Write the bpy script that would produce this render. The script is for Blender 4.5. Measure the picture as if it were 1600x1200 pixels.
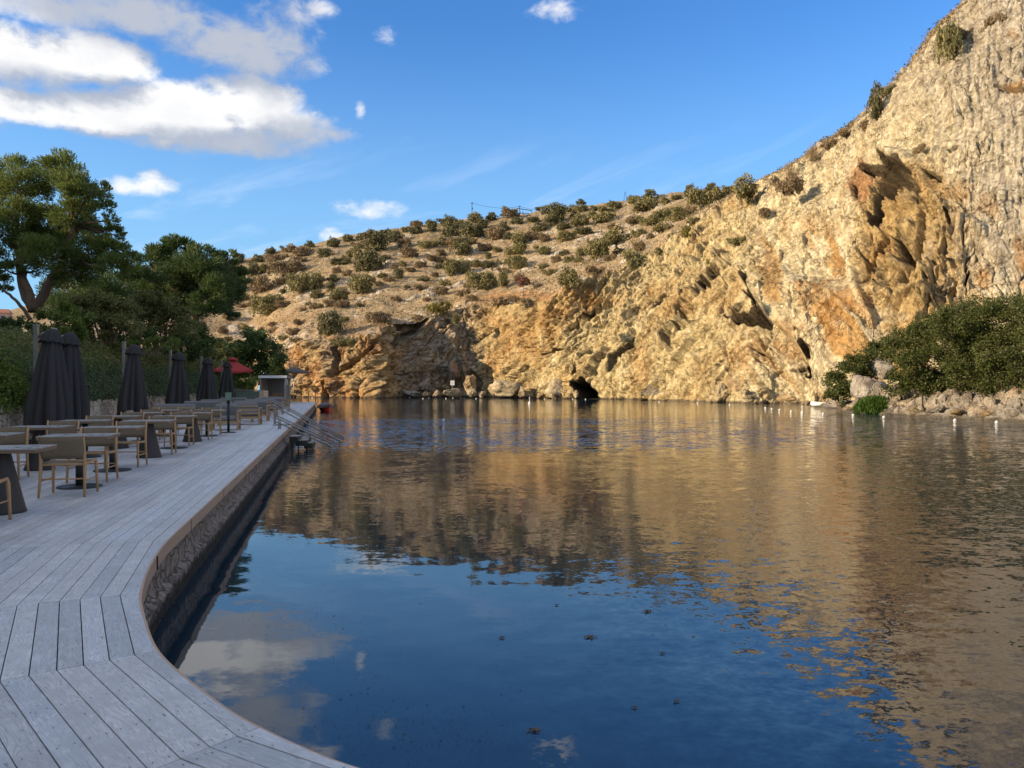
import bpy, bmesh, math, random
import numpy as np
from mathutils import Vector, Matrix, Quaternion

for _o in list(bpy.data.objects):
    bpy.data.objects.remove(_o, do_unlink=True)
SC = bpy.context.scene
COL = SC.collection
R = math.radians

# ------------------------------------------------------------------ camera, sky, sun, exposure
EYE = 1.45            # camera height above the deck, metres
FPX = 1200.0          # focal length in photo pixels (photo is 1600 wide)
HY = 602.0            # horizon row of the photo
WZ = -0.70            # water level below the deck
cam_d = bpy.data.cameras.new('camera')
cam = bpy.data.objects.new('camera', cam_d)
COL.objects.link(cam)
cam.location = (0, 0, EYE)
cam.rotation_euler = (R(90) + math.atan(2 / 1200), 0, 0)
cam_d.sensor_width = 36
cam_d.lens = 36 * FPX / 1600
cam_d.clip_end = 5000
cam_d.clip_start = 0.05
SC.camera = cam

SUN_AZ = math.atan2(-0.945, -0.327)
SUN_EL = R(17)
sun_dir = Vector((math.sin(SUN_AZ) * math.cos(SUN_EL), math.cos(SUN_AZ) * math.cos(SUN_EL), math.sin(SUN_EL)))
sl = bpy.data.lights.new('sun', 'SUN')
sl.energy = 4.75
sl.angle = R(0.5)
sl.color = (1.0, 0.79, 0.53)
so = bpy.data.objects.new('sun', sl)
COL.objects.link(so)
so.rotation_euler = (-sun_dir).to_track_quat('-Z', 'Y').to_euler()
so.location = (-60, -40, 60)

SC.view_settings.view_transform = 'Standard'
SC.view_settings.look = 'None'
SC.view_settings.gamma = 1
SC.view_settings.use_curve_mapping = False
SC.view_settings.exposure = 0.72
SC.render.engine = 'CYCLES'
SC.cycles.max_bounces = 6
SC.cycles.diffuse_bounces = 3
SC.cycles.glossy_bounces = 3
SC.cycles.transparent_max_bounces = 8
SC.cycles.use_denoising = True


class NB:
    """small helper that writes node trees"""
    def __init__(self, tree):
        self.t = tree

    def n(self, typ, **kw):
        nd = self.t.nodes.new(typ)
        for k, v in kw.items():
            setattr(nd, k, v)
        return nd

    def put(self, sock, v):
        if v is None:
            return
        if isinstance(v, bpy.types.NodeSocket):
            self.t.links.new(v, sock)
        else:
            if hasattr(sock, 'default_value'):
                try:
                    sock.default_value = v
                except Exception:
                    sock.default_value = (*v, 1.0)

    def m(self, op, a, b=None, c=None, clamp=False):
        nd = self.n('ShaderNodeMath', operation=op, use_clamp=clamp)
        self.put(nd.inputs[0], a)
        self.put(nd.inputs[1], b)
        self.put(nd.inputs[2], c)
        return nd.outputs[0]

    def vm(self, op, a, b=None):
        nd = self.n('ShaderNodeVectorMath', operation=op)
        self.put(nd.inputs[0], a)
        self.put(nd.inputs[1], b)
        return nd.outputs[0]

    def xyz(self, x, y, z):
        nd = self.n('ShaderNodeCombineXYZ')
        self.put(nd.inputs[0], x); self.put(nd.inputs[1], y); self.put(nd.inputs[2], z)
        return nd.outputs[0]

    def sep(self, v):
        nd = self.n('ShaderNodeSeparateXYZ')
        self.put(nd.inputs[0], v)
        return nd.outputs

    def noise(self, vec, scale=1.0, detail=4, rough=0.55, dist=0.0):
        nd = self.n('ShaderNodeTexNoise')
        self.put(nd.inputs['Vector'], vec)
        nd.inputs['Scale'].default_value = scale
        nd.inputs['Detail'].default_value = detail
        nd.inputs['Roughness'].default_value = rough
        nd.inputs['Distortion'].default_value = dist
        return nd.outputs[0]

    def voro(self, vec, scale=1.0, feature='F1', out=0):
        nd = self.n('ShaderNodeTexVoronoi', feature=feature)
        self.put(nd.inputs['Vector'], vec)
        nd.inputs['Scale'].default_value = scale
        return nd.outputs[out]

    def ramp(self, fac, stops, interp='LINEAR'):
        nd = self.n('ShaderNodeValToRGB')
        cr = nd.color_ramp
        cr.interpolation = interp
        while len(cr.elements) < len(stops):
            cr.elements.new(0.5)
        for e, (p, c) in zip(cr.elements, stops):
            e.position = p
            e.color = (c, c, c, 1) if isinstance(c, (int, float)) else (*c, 1)
        self.put(nd.inputs[0], fac)
        return nd.outputs[0]

    def mix(self, fac, a, b, blend='MIX'):
        nd = self.n('ShaderNodeMix', data_type='RGBA', blend_type=blend)
        self.put(nd.inputs[0], fac)
        self.put(nd.inputs[6], a if isinstance(a, bpy.types.NodeSocket) else (*a, 1))
        self.put(nd.inputs[7], b if isinstance(b, bpy.types.NodeSocket) else (*b, 1))
        return nd.outputs[2]

    def mapr(self, v, a, b, c=0.0, d=1.0, smooth=True):
        nd = self.n('ShaderNodeMapRange', interpolation_type='SMOOTHSTEP' if smooth else 'LINEAR')
        self.put(nd.inputs[0], v)
        for i, q in enumerate((a, b, c, d)):
            self.put(nd.inputs[1 + i], q)
        return nd.outputs[0]


def px_dir(px, py):
    """direction of a photo pixel as azimuth (from +Y to +X) and elevation"""
    x, y, z = (px - 800) / FPX, 1.0, (HY - py) / FPX
    return math.atan2(x, y), math.atan2(z, math.hypot(x, y))


# clouds: soft ellipses in sky angles, broken up by noise.  (px, py, rx, ry, weight)
CLOUDS = [
    (60, 170, 150, 24, 0.95), (190, 178, 130, 30, 1.05), (300, 182, 130, 44, 1.15), (395, 178, 80, 54, 1.1), (455, 200, 70, 34, 0.95), (520, 210, 36, 14, 0.6),
    (370, 224, 110, 18, 0.9), (250, 150, 40, 22, 0.7),
    (150, 88, 90, 34, 1.05), (85, 100, 60, 40, 0.7), (205, 98, 44, 30, 0.85), (20, 90, 60, 46, 0.7),
    (60, 6, 160, 24, 0.85), (230, 22, 150, 34, 0.95), (330, 60, 110, 34, 0.85), (400, 92, 80, 28, 0.6), (440, 70, 40, 40, 0.45), (430, 20, 60, 40, 0.5),
    (196, 290, 40, 15, 0.72), (238, 288, 38, 20, 0.85), (497, 14, 40, 13, 0.50), (870, 14, 40, 12, 0.42), (600, 52, 26, 14, 0.36),
    (562, 168, 9, 15, 0.55), (515, 368, 20, 11, 0.72), (575, 326, 50, 12, 0.36),
    (-300, 130, 330, 60, 1.0), (-250, -120, 300, 80, 0.9), (200, -120, 260, 60, 0.7),
]
# the higher bank of cloud lies in the shade of others: grey
GREY = [(230, 20, 260, 50, 1.0), (380, 85, 120, 46, 1.0), (440, 60, 70, 80, 0.8), (330, 60, 120, 40, 1.0), (390, 228, 150, 20, 0.9), (500, 212, 80, 30, 0.7), (60, 130, 120, 22, .6)]


def build_world():
    w = bpy.data.worlds.new('World')
    SC.world = w
    w.use_nodes = True
    t = w.node_tree
    t.nodes.clear()
    b = NB(t)
    g = bpy.data.node_groups.new('cloud_density', 'ShaderNodeTree')
    g.interface.new_socket('Az', in_out='INPUT', socket_type='NodeSocketFloat')
    g.interface.new_socket('El', in_out='INPUT', socket_type='NodeSocketFloat')
    g.interface.new_socket('Density', in_out='OUTPUT', socket_type='NodeSocketFloat')
    gb = NB(g)
    gi = gb.n('NodeGroupInput'); go = gb.n('NodeGroupOutput')
    az, el = gi.outputs[0], gi.outputs[1]
    def ellipses(bb, az, el, lst):
        field = None
        for (px, py, rx, ry, wt) in lst:
            a, e = px_dir(px, py)
            ca = math.cos(a)
            ra, re = rx / FPX * ca * ca, ry / FPX * ca
            u = bb.m('MULTIPLY', bb.m('SUBTRACT', az, a), 1 / ra)
            v = bb.m('MULTIPLY', bb.m('SUBTRACT', el, e), 1 / re)
            r2 = bb.m('ADD', bb.m('MULTIPLY', u, u), bb.m('MULTIPLY', v, v))
            f = bb.m('MULTIPLY', bb.m('SUBTRACT', 1.0, bb.m('MULTIPLY', r2, 0.62)), wt)
            field = f if field is None else bb.m('SMOOTH_MAX', field, f, 0.15)
        return field
    field = ellipses(gb, az, el, CLOUDS)
    field = gb.m('MAXIMUM', field, -0.6)
    vec = gb.xyz(az, gb.m('MULTIPLY', el, 1.5), 0.37)
    n1 = gb.noise(vec, 7.0, 10, 0.60, 0.2)
    n2 = gb.noise(vec, 30.0, 7, 0.62, 0.3)
    nn = gb.m('ADD', gb.m('MULTIPLY', gb.m('SUBTRACT', n1, 0.5), 2.0), gb.m('MULTIPLY', gb.m('SUBTRACT', n2, 0.5), 1.25))
    d = gb.m('ADD', field, nn)
    g.interface.new_socket('Raw', in_out='OUTPUT', socket_type='NodeSocketFloat')
    # denser cloud added over the unseen sky, to brighten the shaded deck
    nz = gb.m('SINE', el)
    dome = gb.noise(gb.xyz(gb.m('DIVIDE', gb.m('SINE', az), gb.m('ADD', nz, 0.35)), gb.m('DIVIDE', gb.m('COSINE', az), gb.m('ADD', nz, 0.35)), 4.2), 1.1, 6, 0.58, 0.3)
    out_f = gb.m('MAXIMUM', gb.mapr(el, 0.56, 0.80), gb.mapr(gb.m('ABSOLUTE', gb.m('ADD', az, 0.05)), 0.80, 1.15))
    rest = gb.m('ADD', gb.m('MULTIPLY', gb.m('SUBTRACT', dome, 0.50), 5.5), gb.m('SUBTRACT', gb.m('MULTIPLY', out_f, 2.75), 2.1))
    d = gb.m('MAXIMUM', d, rest)
    g.links.new(d, go.inputs[1])
    d = gb.mapr(d, 0.05, 0.85)
    g.links.new(d, go.inputs[0])

    tc = b.n('ShaderNodeTexCoord')
    x, y, z = b.sep(tc.outputs['Generated'])
    az = b.m('ARCTAN2', x, y)
    el = b.m('ARCSINE', z)

    def dens(da, de):
        nd = b.n('ShaderNodeGroup'); nd.node_tree = g
        b.put(nd.inputs[0], b.m('ADD', az, da)); b.put(nd.inputs[1], b.m('ADD', el, de))
        return nd.outputs[0], nd.outputs[1]
    d0, r0 = dens(0, 0)
    d1, r1 = dens(-0.012, 0.034)
    lit = b.m('SUBTRACT', r0, r1)
    light = b.mapr(lit, -0.50, 0.42, 0.0, 1.0)
    light = b.m('MULTIPLY', light, b.mapr(r0, 2.2, 0.5, 0.6, 1.0))
    shade = b.mapr(b.m('ADD', ellipses(b, az, el, GREY), b.m('MULTIPLY', b.m('SUBTRACT', b.noise(b.xyz(az, el, 2.0), 12.0, 5), 0.5), 1.2)), -0.1, 0.8)
    light = b.m('MULTIPLY', light, b.m('SUBTRACT', 1.0, b.m('MULTIPLY', shade, 0.9)))
    ccol = b.mix(light, (2.95, 3.2, 3.75), (6.9, 6.75, 6.5))
    sky = b.n('ShaderNodeTexSky', sky_type='NISHITA', sun_disc=False, sun_elevation=SUN_EL, sun_rotation=SUN_AZ,
              altitude=0, air_density=1.0, dust_density=0.6, ozone_density=2.2)
    # light scattered in thin high cirrus, stronger near the horizon
    cir = b.noise(b.xyz(b.m('MULTIPLY', az, 5.0), b.m('ADD', b.m('MULTIPLY', el, 22.0), b.m('MULTIPLY', az, -6.0)), 3.1), 1.0, 6, 0.6, 0.5)
    cir = b.m('MULTIPLY', b.mapr(cir, 0.50, 0.78), b.mapr(el, 0.36, 0.12, 0.0, 0.30))
    skyt = b.mix(1.0, sky.outputs[0], (0.53, 1.02, 1.56), 'MULTIPLY')   # the camera's rendering of the blue
    skyt = b.mix(b.mapr(el, 0.46, 0.06, 0.0, 0.75), skyt, (2.2, 4.0, 5.7))
    skyc = b.mix(cir, skyt, (7.5, 7.8, 8.4))
    col = b.mix(b.m('MULTIPLY', d0, 0.93), skyc, ccol)
    bg = b.n('ShaderNodeBackground')
    bg.inputs[1].default_value = 0.10
    t.links.new(col, bg.inputs[0])
    out = b.n('ShaderNodeOutputWorld')
    t.links.new(bg.outputs[0], out.inputs[0])


build_world()

# ------------------------------------------------------------------ general helpers


def W(px, py, D):
    """world point seen at a photo pixel at forward distance D"""
    return np.array(((px - 800) / FPX * D, D, EYE + (HY - py) / FPX * D))


def on_plane(px, py, z):
    D = FPX * (EYE - z) / (py - HY)
    return np.array(((px - 800) / FPX * D, D, z))


def tag(o, label=None, cat=None, group=None, kind=None):
    if label: o['label'] = label
    if cat: o['category'] = cat
    if group: o['group'] = group
    if kind: o['kind'] = kind
    return o


def empty(name, loc, rz=0.0):
    o = bpy.data.objects.new(name, None)
    COL.objects.link(o)
    o.location = loc
    o.rotation_euler = (0, 0, rz)
    o.empty_display_size = 0.2
    return o


def link(name, me, parent=None, loc=None):
    o = bpy.data.objects.new(name, me)
    COL.objects.link(o)
    if parent is not None: o.parent = parent
    if loc is not None: o.location = loc
    return o


def mesh_np(name, verts, faces, mat=None, smooth=False, colors=None, uvs=None, extra=None):
    """fast mesh from arrays; faces is (F,k) all of one size"""
    me = bpy.data.meshes.new(name)
    verts = np.asarray(verts, dtype=np.float32)
    faces = np.asarray(faces, dtype=np.int32)
    F, k = faces.shape
    me.vertices.add(len(verts)); me.vertices.foreach_set('co', verts.ravel())
    me.loops.add(F * k); me.loops.foreach_set('vertex_index', faces.ravel())
    me.polygons.add(F)
    me.polygons.foreach_set('loop_start', np.arange(F, dtype=np.int32) * k)
    if smooth: me.polygons.foreach_set('use_smooth', np.ones(F, dtype=bool))
    if colors is not None:
        ca = me.color_attributes.new('Col', 'FLOAT_COLOR', 'POINT')
        c4 = np.ones((len(verts), 4), dtype=np.float32); c4[:, :3] = colors
        ca.data.foreach_set('color', c4.ravel())
    if uvs is not None:
        ul = me.uv_layers.new(name='UVMap')
        ul.data.foreach_set('uv', np.asarray(uvs, dtype=np.float32)[faces.ravel()].ravel())
    me.update(calc_edges=True)
    if mat is not None: me.materials.append(mat)
    return me


class MB:
    """collects primitives into one mesh"""
    def __init__(self):
        self.v = []; self.f = []; self.s = []

    def add(self, vs, fs, smooth=False):
        o = len(self.v)
        self.v += [tuple(map(float, p)) for p in vs]
        self.f += [tuple(o + i for i in f) for f in fs]
        self.s += [smooth] * len(fs)
        return self

    def box(self, c, s, M=None, bev=0.0):
        cx, cy, cz = c; hx, hy, hz = s[0] / 2, s[1] / 2, s[2] / 2
        if bev <= 0:
            vs = [(cx + a * hx, cy + b_ * hy, cz + d * hz) for d in (-1, 1) for b_ in (-1, 1) for a in (-1, 1)]
            fs = [(0, 2, 3, 1), (4, 5, 7, 6), (0, 1, 5, 4), (2, 6, 7, 3), (0, 4, 6, 2), (1, 3, 7, 5)]
        else:
            bm = bmesh.new()
            bmesh.ops.create_cube(bm, size=1.0)
            for q in bm.verts: q.co = (cx + q.co.x * 2 * hx, cy + q.co.y * 2 * hy, cz + q.co.z * 2 * hz)
            bmesh.ops.bevel(bm, geom=bm.edges[:], offset=bev, segments=2, affect='EDGES', profile=0.5)
            bm.verts.index_update()
            vs = [tuple(q.co) for q in bm.verts]; fs = [tuple(q.index for q in f.verts) for f in bm.faces]
            bm.free()
        if M is not None: vs = [tuple(M @ Vector(p)) for p in vs]
        return self.add(vs, fs)

    def tube(self, pts, rad, n=8, cap=True, flat=None):
        pts = [Vector(p) for p in pts]
        if isinstance(rad, (int, float)): rad = [rad] * len(pts)
        rings = []
        up = Vector((0, 0, 1))
        prev = None
        for i, p in enumerate(pts):
            d = (pts[min(i + 1, len(pts) - 1)] - pts[max(i - 1, 0)]).normalized()
            a = prev if prev is not None else (up if abs(d.z) < 0.9 else Vector((1, 0, 0)))
            a = (a - d * a.dot(d)).normalized()
            prev = a
            b = d.cross(a)
            ring = []
            for k in range(n):
                th = 2 * math.pi * (k + 0.5) / n
                fx = 1.0 if flat is None else flat
                ring.append(p + (a * math.cos(th) * fx + b * math.sin(th)) * rad[i])
            rings.append(ring)
        vs = [q for r in rings for q in r]
        fs = []
        for i in range(len(rings) - 1):
            for k in range(n):
                k2 = (k + 1) % n
                fs.append((i * n + k, i * n + k2, (i + 1) * n + k2, (i + 1) * n + k))
        if cap:
            fs.append(tuple(range(n - 1, -1, -1)))
            fs.append(tuple((len(rings) - 1) * n + k for k in range(n)))
        return self.add(vs, fs, smooth=n > 5)

    def lathe(self, prof, n=24, c=(0, 0, 0), rf=None):
        vs = []; fs = []
        for (r, z) in prof:
            for k in range(n):
                th = 2 * math.pi * k / n
                q = r if rf is None else rf(th, z, r)
                vs.append((c[0] + q * math.cos(th), c[1] + q * math.sin(th), c[2] + z))
        m = len(prof)
        for i in range(m - 1):
            for k in range(n):
                k2 = (k + 1) % n
                fs.append((i * n + k, i * n + k2, (i + 1) * n + k2, (i + 1) * n + k))
        fs.append(tuple(range(n - 1, -1, -1))); fs.append(tuple((m - 1) * n + k for k in range(n)))
        return self.add(vs, fs, smooth=True)

    def mesh(self, name, mat):
        me = bpy.data.meshes.new(name)
        me.from_pydata(self.v, [], self.f)
        me.polygons.foreach_set('use_smooth', self.s)
        me.update()
        if mat: me.materials.append(mat)
        return me

    def build(self, name, mat, parent=None):
        return link(name, self.mesh(name, mat), parent)


def copy_tree(o, parent=None):
    c = o.copy(); COL.objects.link(c)
    if parent is not None: c.parent = parent
    for ch in list(o.children): copy_tree(ch, c)
    return c


# ------------------------------------------------------------------ numpy noise
_rs = np.random.RandomState(7)
_GR = _rs.normal(size=(512, 3)); _GR /= np.linalg.norm(_GR, axis=1)[:, None]
_GR = _GR.astype(np.float32)


def _hash(ix, iy, iz, seed=0):
    h = (ix.astype(np.int64) * 374761393 + iy.astype(np.int64) * 668265263 + iz.astype(np.int64) * 2147483647 + seed * 974634777) & 0xFFFFFFFF
    h = ((h ^ (h >> 13)) * 1274126177) & 0xFFFFFFFF
    return (h ^ (h >> 16)) & 0xFFFFFFFF


def perlin(p, seed=0):
    p = np.asarray(p, dtype=np.float32)
    i = np.floor(p).astype(np.int32); f = p - i
    u = f * f * f * (f * (f * 6 - 15) + 10)
    out = 0
    for dx in (0, 1):
        wx = u[:, 0] if dx else 1 - u[:, 0]
        for dy in (0, 1):
            wy = u[:, 1] if dy else 1 - u[:, 1]
            for dz in (0, 1):
                wz = u[:, 2] if dz else 1 - u[:, 2]
                g = _GR[_hash(i[:, 0] + dx, i[:, 1] + dy, i[:, 2] + dz, seed) & 511]
                out = out + wx * wy * wz * (g[:, 0] * (f[:, 0] - dx) + g[:, 1] * (f[:, 1] - dy) + g[:, 2] * (f[:, 2] - dz))
    return out * 1.6


def fbm(p, octv=4, seed=0, gain=0.5, ridged=False):
    a = 1.0; s = 0; t = 0; q = np.asarray(p, dtype=np.float32)
    for k in range(octv):
        n = perlin(q, seed + k * 17)
        if ridged: n = 1 - 2 * np.abs(n)
        s = s + a * n; t += a; a *= gain; q = q * 2.03 + 11.7
    return s / t


def cells(p, seed=0):
    """worley cells: returns F1, F2-F1, faceted height (a tilted plane per cell), random id"""
    p = np.asarray(p, dtype=np.float32)
    i = np.floor(p).astype(np.int32)
    N = len(p)
    f1 = np.full(N, 9.0, np.float32); f2 = np.full(N, 9.0, np.float32); fh = np.zeros(N, np.float32); rid = np.zeros(N, np.float32)
    for dx in (-1, 0, 1):
        for dy in (-1, 0, 1):
            for dz in (-1, 0, 1):
                c = i + np.array((dx, dy, dz), np.int32)
                h = _hash(c[:, 0], c[:, 1], c[:, 2], seed)
                fx = np.stack(((h & 1023) / 1023.0, ((h >> 10) & 1023) / 1023.0, ((h >> 20) & 1023) / 1023.0), 1).astype(np.float32)
                dv = p - (c + 0.1 + 0.8 * fx)
                d = np.sqrt((dv * dv).sum(1))
                g = _GR[(h >> 5) & 511]
                r = ((h >> 7) & 255) / 255.0
                hh = (g * dv).sum(1) + (r - 0.5) * 0.9
                m = d < f1
                f2 = np.where(m, f1, np.minimum(f2, d))
                fh = np.where(m, hh, fh); rid = np.where(m, r, rid)
                f1 = np.where(m, d, f1)
    return f1, f2 - f1, fh, rid


def sstep(a, b, x):
    t = np.clip((np.asarray(x, dtype=np.float64) - a) / (b - a), 0, 1)
    return t * t * (3 - 2 * t)


def grid_faces(nr, nc):
    r, c = np.meshgrid(np.arange(nr - 1), np.arange(nc - 1), indexing='ij')
    a = (r * nc + c).ravel()
    return np.stack((a, a + 1, a + 1 + nc, a + nc), 1)


# ------------------------------------------------------------------ materials
MATS = {}


def new_mat(name):
    m = bpy.data.materials.new(name)
    m.use_nodes = True
    t = m.node_tree
    t.nodes.clear()
    b = NB(t)
    out = b.n('ShaderNodeOutputMaterial')
    MATS[name] = m
    return m, b, out


def principled(b, out, col, rough=0.6, spec=0.3, metal=0.0, normal=None):
    p = b.n('ShaderNodeBsdfPrincipled')
    b.put(p.inputs['Base Color'], col if isinstance(col, bpy.types.NodeSocket) else (*col, 1))
    b.put(p.inputs['Roughness'], rough)
    b.put(p.inputs['Specular IOR Level'], spec)
    b.put(p.inputs['Metallic'], metal)
    if normal is not None: b.put(p.inputs['Normal'], normal)
    b.t.links.new(p.outputs[0], out.inputs[0])
    return p


def bump(b, h, strength=0.5, dist=0.02, normal=None):
    n = b.n('ShaderNodeBump')
    n.inputs['Strength'].default_value = strength
    n.inputs['Distance'].default_value = dist
    b.put(n.inputs['Height'], h)
    if normal is not None: b.put(n.inputs['Normal'], normal)
    return n.outputs[0]


def mottled(name, col, var=0.25, scale=6.0, rough=0.6, spec=0.3, metal=0.0, bumps=0.0, bscale=60, dist=0.004):
    m, b, out = new_mat(name)
    tc = b.n('ShaderNodeTexCoord')
    n = b.noise(tc.outputs['Object'], scale, 6, 0.65)
    c = b.mix(n, tuple(x * (1 - var) for x in col), tuple(x * (1 + var) for x in col))
    nor = None
    if bumps: nor = bump(b, b.noise(tc.outputs['Object'], bscale, 4), bumps, dist)
    rr = b.mapr(n, 0.3, 0.7, max(rough - 0.1, 0.02), min(rough + 0.1, 1.0))
    principled(b, out, c, rr, spec, metal, nor)
    return m


def leaf_mat(name, c_dark, c_light, trans=0.3, rough=0.55, tipcol=None, scale=0.35):
    """leaves: colour varies leaf by leaf and in broad clumps, some light passes through"""
    m, b, out = new_mat(name)
    geo = b.n('ShaderNodeNewGeometry')
    rnd = geo.outputs['Random Per Island']
    tc = b.n('ShaderNodeTexCoord')
    cl = b.noise(tc.outputs['Object'], scale, 3, 0.6)
    f = b.m('ADD', b.m('MULTIPLY', rnd, 0.6), b.m('MULTIPLY', b.m('SUBTRACT', cl, 0.3), 1.0), clamp=True)
    col = b.mix(f, c_dark, c_light)
    if tipcol: col = b.mix(b.mapr(rnd, 0.86, 0.95), col, tipcol)
    p = b.n('ShaderNodeBsdfPrincipled')
    b.put(p.inputs['Base Color'], col); p.inputs['Roughness'].default_value = rough
    p.inputs['Specular IOR Level'].default_value = 0.25
    tr = b.n('ShaderNodeBsdfTranslucent')
    b.put(tr.inputs[0], b.mix(0.5, col, c_light))
    mx = b.n('ShaderNodeMixShader'); mx.inputs[0].default_value = trans
    b.t.links.new(p.outputs[0], mx.inputs[1]); b.t.links.new(tr.outputs[0], mx.inputs[2])
    b.t.links.new(mx.outputs[0], out.inputs[0])
    return m
# ------------------------------------------------------------------ terrain: cliff and hillside
# per photo column: column, shore distance, rim row, rim distance, ridge row, ridge distance
TAB = np.array([
    (425, 141, 562, 143, 394, 262), (442, 138.5, 556, 140.6, 390, 264), (455, 137, 546, 139, 387, 265), (480, 134.5, 534, 136.5, 382, 266),
    (510, 132, 527, 134.6, 376, 266), (545, 129.5, 530, 132.4, 369, 266), (575, 127.4, 524, 131.5, 364, 266), (590, 126.5, 516, 132.4, 361, 266),
    (596, 129.0, 512, 135.5, 360, 266), (640, 137.5, 505, 142.5, 353, 266), (690, 140, 498, 147, 347, 266), (716, 141, 488, 149, 344, 265), (735, 141, 482, 149, 342, 265),
    (762, 139, 480, 146, 340, 265), (800, 134.5, 478, 140, 336, 262), (860, 127, 471, 131.5, 329, 260), (884, 123.5, 446, 131, 326, 258),
    (930, 119, 432, 131.5, 320, 255), (960, 115.5, 425, 131.5, 315, 250), (1000, 112, 405, 132.5, 309, 245), (1050, 105.5, 374, 132.5, 303, 238),
    (1100, 99, 346, 131.5, 298, 225), (1150, 94.5, 316, 129, 296, 190), (1180, 92, 299, 127, 294, 150), (1230, 89, 268, 122, 268, 134),
    (1280, 86, 238, 118, 242, 130), (1330, 83, 203, 113, 208, 124), (1365, 81.5, 178, 110.5, 184, 122), (1400, 80, 138, 108, 146, 120), (1430, 78.5, 96, 106, 104, 118),
    (1470, 77, 45, 104, 54, 116), (1500, 76, 10, 103, 20, 115), (1550, 75, -40, 102, -28, 114), (1600, 74, -88, 101, -75, 113),
    (1700, 73, -170, 100, -155, 113), (2000, 71, -300, 98, -280, 112), (2700, 70, -380, 97, -360, 112)], dtype=np.float64)


def tabx(xs, k):
    return np.interp(xs, TAB[:, 0], TAB[:, k])


def seg_dist(X, Y, pts):
    """distance in photo pixels to a polyline"""
    best = np.full(X.shape, 1e9)
    for (x0, y0), (x1, y1) in zip(pts[:-1], pts[1:]):
        dx, dy = x1 - x0, y1 - y0
        t = np.clip(((X - x0) * dx + (Y - y0) * dy) / (dx * dx + dy * dy), 0, 1)
        best = np.minimum(best, np.hypot(X - x0 - t * dx, Y - y0 - t * dy))
    return best


def saw(x):
    return 1 - (x - np.floor(x))


def poly_mask(X, Y, pts, jig, soft):
    """how far inside a photo-pixel outline, 0..1"""
    pts = [np.array(q, float) for q in pts]
    xs = [q[0] for q in pts]; ys = [q[1] for q in pts]
    sel = np.where((X > min(xs) - 8) & (X < max(xs) + 8) & (Y > min(ys) - 8) & (Y < max(ys) + 8))[0]
    out = np.zeros(X.shape)
    if not len(sel): return out, sel, None
    x, y = X[sel] + jig[sel, 0], Y[sel] + jig[sel, 1]
    ins = np.zeros(len(sel), bool)
    for a, b in zip(pts, pts[1:] + pts[:1]):
        c = ((a[1] > y) != (b[1] > y)) & (x < (b[0] - a[0]) * (y - a[1]) / (b[1] - a[1] + 1e-9) + a[0])
        ins ^= c
    d = seg_dist(x, y, pts + pts[:1])
    sd = np.where(ins, d, -d)
    out[sel] = sstep(-0.6, soft, sd)
    return out, sel, sstep(-2.6, -0.9, sd)


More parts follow.
